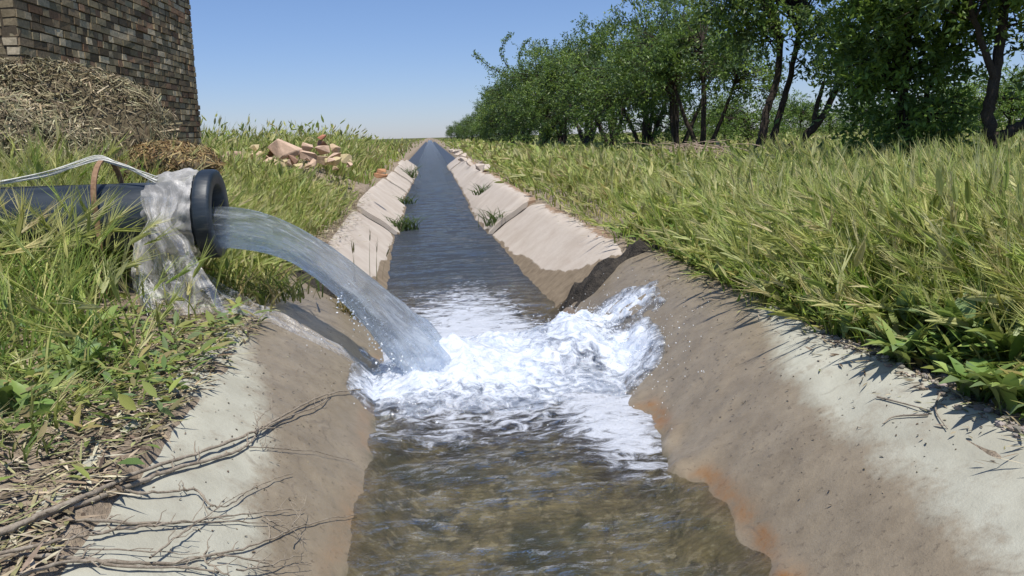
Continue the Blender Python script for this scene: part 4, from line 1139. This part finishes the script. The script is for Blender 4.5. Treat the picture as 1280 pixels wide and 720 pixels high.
# ------------------------------------------------------------------ grass
M_GRASS = leaf_mat('grass_blade', .42, .25, .55)
G_R = [(.27, .36, .06), (.32, .385, .075), (.22, .33, .055), (.38, .40, .10), (.16, .27, .05), (.52, .47, .20)]
G_L = [(.26, .34, .07), (.32, .365, .085), (.20, .30, .065), (.38, .37, .13), (.48, .43, .20)]
HEADS = [(.44, .48, .16), (.54, .56, .23), (.38, .45, .13), (.60, .58, .30)]
def scatter_persp(n, y0, y1, xlo, xhi, power=1.5):
    """points thinning out with distance"""
    u = RNG.random(n); k = 1-power
    y = (y0**k+u*(y1**k-y0**k))**(1/k)
    x = RNG.uniform(0, 1, n); lo = xlo(y); hi = xhi(y)
    return lo+x*(hi-lo), y
def field(mb, x, y, hgt, wid, cols, heads, lean=(.15, .7), wind=None, awns=4, awnl=.07, hs=1.0, edge_side=1, edge_w=.5, patch=1.0):
    e = (x-xc(y))*edge_side-1.16-.10*fbm(y*1.3, x*.7, 3, 40)
    if edge_side > 0:
        e = e-.26*(1-sstep(2.3, 3.3, y))
    ok = (e > 0)&(RNG.random(len(x)) < .25+.75*np.clip(e/.35, 0, 1)); x, y, e = x[ok], y[ok], e[ok]
    z = ground_z(x, y)-.01
    n = len(x)
    hh = hgt(x, y)*RNG.uniform(.55, 1.15, n)*np.clip(1+.42*patch*fbm(x*.9, y*.9, 3, 71), .45, 1.5)*(.42+.58*np.clip(e/edge_w, 0, 1))
    az = (RNG.uniform(0, 2*math.pi, n) if wind is None else wind+RNG.normal(0, 1.5, n))
    ln = RNG.uniform(lean[0], lean[1], n)
    col = pick(cols, n)
    dry = fbm(x*.55, y*.55, 3, 83)
    col = col*np.clip(1+.40*dry[:, None]+.25*fbm(x*2.3, y*2.3, 2, 87)[:, None], .5, 1.5)+np.array([.03, .022, .003])*np.clip(dry, 0, 1)[:, None]
    if edge_side > 0:
        gr = (sstep(1.6, 3.2, x)*(1-sstep(9, 16, y)))[:, None]
        col = col*(1-gr*np.array([.32, .12, .22]))
    W = wid(x, y)*RNG.uniform(.6, 1.3, n)
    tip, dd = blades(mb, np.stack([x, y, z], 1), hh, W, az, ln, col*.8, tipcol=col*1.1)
    if heads > 0:
        hsel = RNG.random(n) < heads
        P = tip[hsel]; D = unit(dd[hsel]+RNG.normal(0, .15, (len(P), 3)))
        m_ = len(P)
        wf_ = np.maximum(1, W[hsel]/.006)*.9
        spikes(mb, P, D, RNG.uniform(.055, .095, m_)*hs*np.sqrt(wf_), .011*hs*wf_, pick(HEADS, m_), awns, awnl*hs)
def w_of(x, y): return np.maximum(.0080, .0012*y)*np.where(vnoise(x*40, y*40, 3) > .55, 1.7, 1)
# right field
mb = MB()
x, y = scatter_persp(52000, 1.5, 14, lambda y: xc(y)+1.1, lambda y: .95*y+1.6, 1.2)
field(mb, x, y, lambda x, y: .32+.02*sstep(1, 3, x), w_of, G_R, .40, wind=2.6, lean=(.1, .9), awns=7, awnl=.075, hs=1.35)
x, y = scatter_persp(38000, 12, 70, lambda y: xc(y)+1.05, lambda y: .85*y+2, 2.0)
field(mb, x, y, lambda x, y: .27+0*x, w_of, G_R, .38, hs=1.25, wind=2.6, lean=(.2, .9), awns=2)
x, y = scatter_persp(9000, 60, 500, lambda y: xc(y)+1.05, lambda y: .8*y, 2.0)
field(mb, x, y, lambda x, y: .36+0*x, lambda x, y: .0014*y, G_R, 0)
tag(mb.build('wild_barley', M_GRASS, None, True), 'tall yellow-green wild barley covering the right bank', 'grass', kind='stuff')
# left bank beyond the pipe
mb = MB()
lim_l = lambda y: np.where(y < 11.2, -2.75, -.55*y-1)
x, y = scatter_persp(42000, 4.62, 24, lim_l, lambda y: xc(y)-1.1, 1.5)
ok = ~((x < -2.0)&(y > 5.55)&(y < 11.2)&(x < -2.65))
x, y = x[ok], y[ok]
rk = np.exp(-((x+2.2)/1.25)**2-((y-12.4)/1.6)**2)
field(mb, x, y, lambda x, y: (.30+.42*sstep(13.5, 16, y))*(1-.72*np.exp(-((x+2.3)/1.35)**4-((y-11.9)/1.5)**4)), w_of, G_L, .30, wind=.3, edge_side=-1)
x, y = scatter_persp(6000, 4.45, 5.5, lambda y: y*0-3.6, lambda y: y*0-1.35, 1.2)
field(mb, x, y, lambda x, y: .36+0*x, w_of, G_L, .36, edge_side=-1, awns=7, awnl=.08, hs=1.5)
x, y = scatter_persp(14000, 22, 400, lambda y: -.6*y, lambda y: xc(y)-1.05, 2.0)
field(mb, x, y, lambda x, y: .62*(1-.5*sstep(40, 90, y)), lambda x, y: .0012*y, G_L, .1, awns=0, edge_side=-1)
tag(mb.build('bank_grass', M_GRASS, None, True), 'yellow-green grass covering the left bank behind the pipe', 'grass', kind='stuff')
# in front of the pipe
mb = MB()
n = 5200
x = RNG.uniform(-3.2, -.92, n); y = RNG.uniform(2.75, 4.22, n)
dens = np.clip((-.98-x)*2.2, 0, 1)*np.clip((y-2.7)*1.2, .1, 1)*np.where((x < -1.62)&(y > 3.3), .45, .85)
ok = (RNG.random(n) < dens)&~((x > -1.52)&(y > 3.45)&(RNG.random(n) < .9)); x, y = x[ok], y[ok]
field(mb, x, y, lambda x, y: .20+.16*sstep(-1.0, -1.5, x), lambda x, y: .0075+0*x, [(.25, .35, .08), (.32, .39, .10), (.17, .27, .065), (.46, .45, .18), (.35, .40, .12)], .26, (.15, .9), awns=11, awnl=.085, hs=1.5, edge_side=-1, edge_w=.2)
n = 1500
x = RNG.uniform(-2.6, -1.0, n); y = RNG.uniform(2.1, 3.0, n)
field(mb, x, y, lambda x, y: .14+0*x, lambda x, y: .0075+0*x, [(.20, .28, .07), (.27, .31, .10), (.40, .35, .17), (.15, .22, .06)], .14, (.4, 1.1), awns=8, edge_side=-1, edge_w=.1)
tag(mb.build('barley_grass', M_GRASS, None, True), 'bearded barley grass growing in front of the black pipe', 'grass', kind='stuff')
# low broad-leaved cover and litter on the left
mb = MB()
n = 3600
x = RNG.uniform(-3.0, -.80, n); y = np.abs(RNG.normal(0, .75, n))*RNG.choice([-1, 1], n)*.8+2.95
e = -(x-xc(y))-1.08-.08*fbm(y*1.3, x*.7, 3, 40); ok = (e > 0)&(y > 1.6)&(y < 4.2)&(RNG.random(n) < .25+.75*np.clip((y-2.05)*1.6, 0, 1)); x, y = x[ok], y[ok]; n = len(x)
az = RNG.uniform(0, 2*math.pi, n); el = np.abs(RNG.normal(.25, .3, n))
D = np.stack([np.cos(az)*np.cos(el), np.sin(az)*np.cos(el), np.sin(el)], 1)
P = np.stack([x, y, surf_z(x, y)+RNG.uniform(.005, .07, n)], 1)
L = RNG.uniform(.03, .11, n)
leaf_shapes(mb, P, D, np.array([0, 0, 1.0])+RNG.normal(0, .3, (n, 3)), L, L*RNG.uniform(.16, .36, n), pick([(.22, .32, .09), (.28, .37, .10), (.16, .24, .08), (.36, .40, .12), (.42, .38, .15), (.22, .30, .14), (.30, .26, .13)], n), .3, .15)
n = 2600
y = RNG.uniform(1.7, 6.5, n); x = xc(y)+1.22+np.abs(RNG.normal(0, .22, n))+.08*(1-sstep(2.4, 3.4, y)); az = RNG.uniform(0, 6.28, n); el = np.abs(RNG.normal(.5, .35, n))
D = np.stack([np.cos(az)*np.cos(el), np.sin(az)*np.cos(el), np.sin(el)], 1); L = RNG.uniform(.05, .15, n)
leaf_shapes(mb, np.stack([x, y, surf_z(x, y)+RNG.uniform(0, .06, n)], 1), D, np.array([0, 0, 1.0])+RNG.normal(0, .3, (n, 3)), L, L*RNG.uniform(.14, .32, n), pick([(.20, .27, .07), (.27, .34, .09), (.18, .27, .07), (.42, .40, .14), (.34, .32, .11)], n), .3, .2)
tag(mb.build('ground_leaves', M_GRASS, None, True), 'low broad green and yellowing leaves along the grass edges', 'ground cover', kind='stuff')
mb = MB()
def litter(n, x, y, ln, wd, cols, lift=.012):
    z = surf_z(x, y)+RNG.uniform(.002, lift, n); az = RNG.uniform(0, 2*math.pi, n); el = RNG.normal(0.05, .12, n)
    D = np.stack([np.cos(az)*np.cos(el), np.sin(az)*np.cos(el), np.sin(el)], 1)
    L = RNG.uniform(ln[0], ln[1], n)
    leaf_shapes(mb, np.stack([x, y, z], 1), D, np.array([0, 0, 1.0])+RNG.normal(0, .15, (n, 3)), L, np.minimum(L*.5, RNG.uniform(wd[0], wd[1], n)), pick(cols, n, .3), .3)
LIT = [(.36, .30, .19), (.44, .38, .26), (.24, .19, .13), (.13, .10, .07), (.52, .46, .33), (.30, .30, .14)]
n = 3800; y = RNG.uniform(1.4, 4.3, n); x = xc(y)-1.10-np.abs(RNG.normal(0, .38, n)); litter(n, x, y, (.02, .11), (.004, .012), LIT)
n = 1800; y = RNG.uniform(1.6, 9, n); x = xc(y)+1.24+RNG.normal(0, .08, n); litter(n, x, y, (.02, .08), (.003, .010), LIT)
n = 2200; y = RNG.uniform(5.3, 13, n); x = xc(y)-1.14+RNG.normal(0, .09, n); litter(n, x, y, (.03, .10), (.004, .012), LIT)
n = 900; y = RNG.uniform(2.0, 5.6, n); x = xc(y)+RNG.choice([-1, 1], n)*RNG.uniform(.72, 1.2, n); litter(n, x, y, (.004, .018), (.003, .008), [(.07, .055, .04), (.13, .10, .07), (.30, .25, .18)], .003)
tag(mb.build('leaf_litter', M_STRAW), 'dry straw and leaf litter along both banks', 'litter', kind='stuff')
# gravel under the right bank plants
mb = MB(); n = 520
y = RNG.uniform(1.5, 3.1, n); x = xc(y)+1.20+RNG.gamma(1.6, .07, n)-.03; sz = RNG.uniform(.004, .017, n)
V = IV[None]*sz[:, None, None]*RNG.uniform(.6, 1.2, (n, 1, 3))*(1+RNG.normal(0, .13, (n, len(IV), 1)))
V = V*np.array([1, 1, .6])+np.stack([x, y, surf_z(x, y)+sz*.25], 1)[:, None]
mb.add(V.reshape(-1, 3), (IF[None]+(np.arange(n)*len(IV))[:, None, None]).reshape(-1, 3), np.repeat(pick([(.27, .25, .22), (.36, .32, .28), (.18, .16, .14), (.42, .38, .32)], n), len(IV), 0))
tag(mb.build('gravel', M_ROCK), 'loose grey gravel along the top of the right bank', 'gravel', kind='stuff')

# ------------------------------------------------------------------ single plants
M_DOCK = leaf_mat('dock_leaf', .25, .4, .45)
DOCK = [(.20, .30, .075), (.25, .35, .09), (.16, .25, .07), (.31, .38, .12), (.19, .27, .12)]
def dock(loc, n, size, label, seed, cols=DOCK, group='broad-leaved plants at the edge of the right bank'):
    global RNG
    keep_ = RNG; RNG = np.random.default_rng(seed)
    mb = MB()
    az = RNG.uniform(0, 2*math.pi, n); ln = RNG.uniform(.3, 1.0, n)
    wide = np.array([.25, .22, .75, 1.0, .85, .45, .03])
    for rep in range(2):
        pass
    P = np.stack([RNG.normal(0, .02, n), RNG.normal(0, .02, n), np.zeros(n)], 1)
    h_ = size*RNG.uniform(.6, 1.15, n); w_ = size*RNG.uniform(.22, .36, n)
    c = pick(cols, n)
    t = np.linspace(0, 1, 7)[None, :]
    dx_, dy_ = np.cos(az)[:, None], np.sin(az)[:, None]
    ou = h_[:, None]*ln[:, None]*t**1.5; up = h_[:, None]*(t*1.0-.55*ln[:, None]*t**2.4)
    wd = w_[:, None]*wide[None, :]*.5
    wob = .12*wd*np.sin(t*14+az[:, None]*7)
    C = np.stack([P[:, 0, None]+dx_*ou, P[:, 1, None]+dy_*ou, up], -1)
    S = np.stack([-np.sin(az)[:, None]*wd, np.cos(az)[:, None]*wd, wd*.35+wob], -1); S2 = S*np.array([-1, -1, 1])
    V = np.stack([C+S, C, C+S2], 2).reshape(-1, 3)
    b = ((np.arange(n)*21)[:, None]+(np.arange(6)*3)[None, :]).ravel()
    mb.add(V, np.vstack([np.stack([b, b+1, b+4, b+3], 1), np.stack([b+1, b+2, b+5, b+4], 1)]), np.repeat(c, 21, 0))
    o = mb.build('dock_plant', M_DOCK, smooth=True); o.location = loc
    RNG = keep_
    return tag(o, label, 'plant', group)
docks = [(1062, 425, 16, .19, 'leafy dock plant where the wet mortar meets the grass'), (1118, 452, 18, .22, 'large dock plant at the bend of the pale mortar edge'),
         (1022, 402, 12, .16, 'small dock plant beside the yellow dry grass stems'), (1165, 470, 16, .20, 'dock plant above the forked twig and gravel'),
         (1212, 500, 18, .22, 'broad dock plant over the gravel, right of the twig'), (1258, 520, 16, .22, 'dock plant lowest on the right edge of the frame'),
         (1085, 400, 14, .26, 'taller dock plant standing in the barley behind the edge'), (1190, 440, 14, .28, 'upright dock plant deep in the barley near the right frame edge'),
         (955, 380, 10, .13, 'low yellowish plant with long pale leaves over the mortar'), (1265, 470, 14, .28, 'tall dock plant cut by the right frame edge'), (890, 352, 10, .12, 'low pale-leaved plant beside the dark silt'),
         (1135, 415, 14, .26, 'dock plant standing behind the largest edge plant'), (1225, 455, 14, .26, 'dark green dock plant between the tall edge plants')]
for k, (px, py, n_, sz, lb) in enumerate(docks):
    q = on(px, py); q[0] += .02
    dock((q[0], q[1], float(surf_z(q[0], q[1]))-.01), int(n_*1.5), sz*.86, lb, 700+k, DOCK if k not in (8, 10) else [(.17, .20, .06), (.22, .23, .08), (.12, .16, .05)])
for k, (px, py, n_, sz, lb) in enumerate([(100, 470, 12, .17, 'broad-leaved plant low among the left bank leaves'), (20, 520, 12, .16, 'bright leafy plant cut by the left frame edge'), (120, 425, 10, .20, 'grey-green plant with upright leaves before the pipe')]):
    q = on(px, py)
    dock((q[0], q[1], float(surf_z(q[0], q[1]))-.01), n_, sz, lb, 760+k, group='broad-leaved plants on the left bank')

def tuft(name, loc, n, h_, w_, cols, label, cat, seed, lean=(.3, 1.2), heads=0.0, group=None, spread=.05, side=None):
    global RNG
    keep_ = RNG; RNG = np.random.default_rng(seed); mb = MB()
    P = np.stack([RNG.normal(0, spread, n), RNG.normal(0, spread, n), np.zeros(n)], 1)
    az = RNG.uniform(0, 6.28, n) if side is None else side+RNG.normal(0, .7, n)
    tip, dd = blades(mb, P, h_*RNG.uniform(.6, 1.2, n), w_*RNG.uniform(.6, 1.3, n), az, RNG.uniform(*lean, n), pick(cols, n))
    if heads:
        s_ = RNG.random(n) < heads
        spikes(mb, tip[s_], dd[s_], RNG.uniform(.06, .09, s_.sum()), np.full(s_.sum(), .012), pick(cols, s_.sum()), 6, .05)
    o = mb.build(name, M_GRASS); o.location = loc; RNG = keep_
    return tag(o, label, cat, group)
YB = [(.28, .22, .08), (.20, .16, .06), (.15, .15, .05), (.33, .27, .12), (.10, .085, .04)]
GR = [(.07, .12, .035), (.10, .15, .05), (.06, .09, .035)]
q = on(436, 392); tuft('weed_tuft', (q[0], q[1], q[2]-.01), 90, .16, .007, YB, 'yellow-brown weed tuft growing from the dark joint under the jet', 'weed', 801)
q = on(330, 372); tuft('grass_tuft', (q[0], q[1], q[2]-.01), 170, .20, .010, [(.13, .17, .045), (.19, .20, .07), (.09, .13, .035), (.26, .23, .1)], 'yellow-green grass tuft on the bank below the pipe flange', 'grass tuft', 802, (.5, 1.3), .1, spread=.13)
q = on(286, 350); tuft('grass_tuft', (q[0], q[1], q[2]-.01), 120, .22, .010, [(.13, .17, .045), (.19, .20, .07), (.09, .13, .035)], 'grass tuft right under the mouth of the pipe', 'grass tuft', 803, (.5, 1.2), .1, spread=.10)
STK = [(.13, .125, .06), (.18, .16, .085), (.10, .10, .05)]
q = on(470, 350); tuft('barley_stalk', (q[0]-.02, q[1], q[2]), 3, .30, .006, STK, 'dark bearded barley stalks standing before the left lining slab', 'barley stalk', 804, (.05, .22), 1.0, spread=.03)
q = on(449, 352); tuft('barley_stalk', (q[0]-.02, q[1], q[2]), 2, .20, .005, STK, 'shorter barley stalks just above the water jet', 'barley stalk', 805, (.05, .2), 1.0, spread=.02)
for px, py, n_, h_, lb, sd in ((622, 281, 70, .30, 'green weed in the joint between the first two right slabs', 811), (500, 288, 90, .30, 'green weed hanging from the joint between two left slabs', 812),
                              (603, 243, 40, .28, 'small weed in the second joint of the right slabs', 813), (508, 255, 50, .25, 'small weed in the farther joint of the left slabs', 814), (513, 222, 70, .5, 'leafy weed at the water line of the far left slabs', 815)):
    q = on(px, py); tuft('joint_weed', (q[0], q[1], max(q[2], 0)-.01), n_, h_, .018, GR, lb, 'weed', sd, (.6, 1.4), 0, 'weeds rooted in the slab joints', .10)
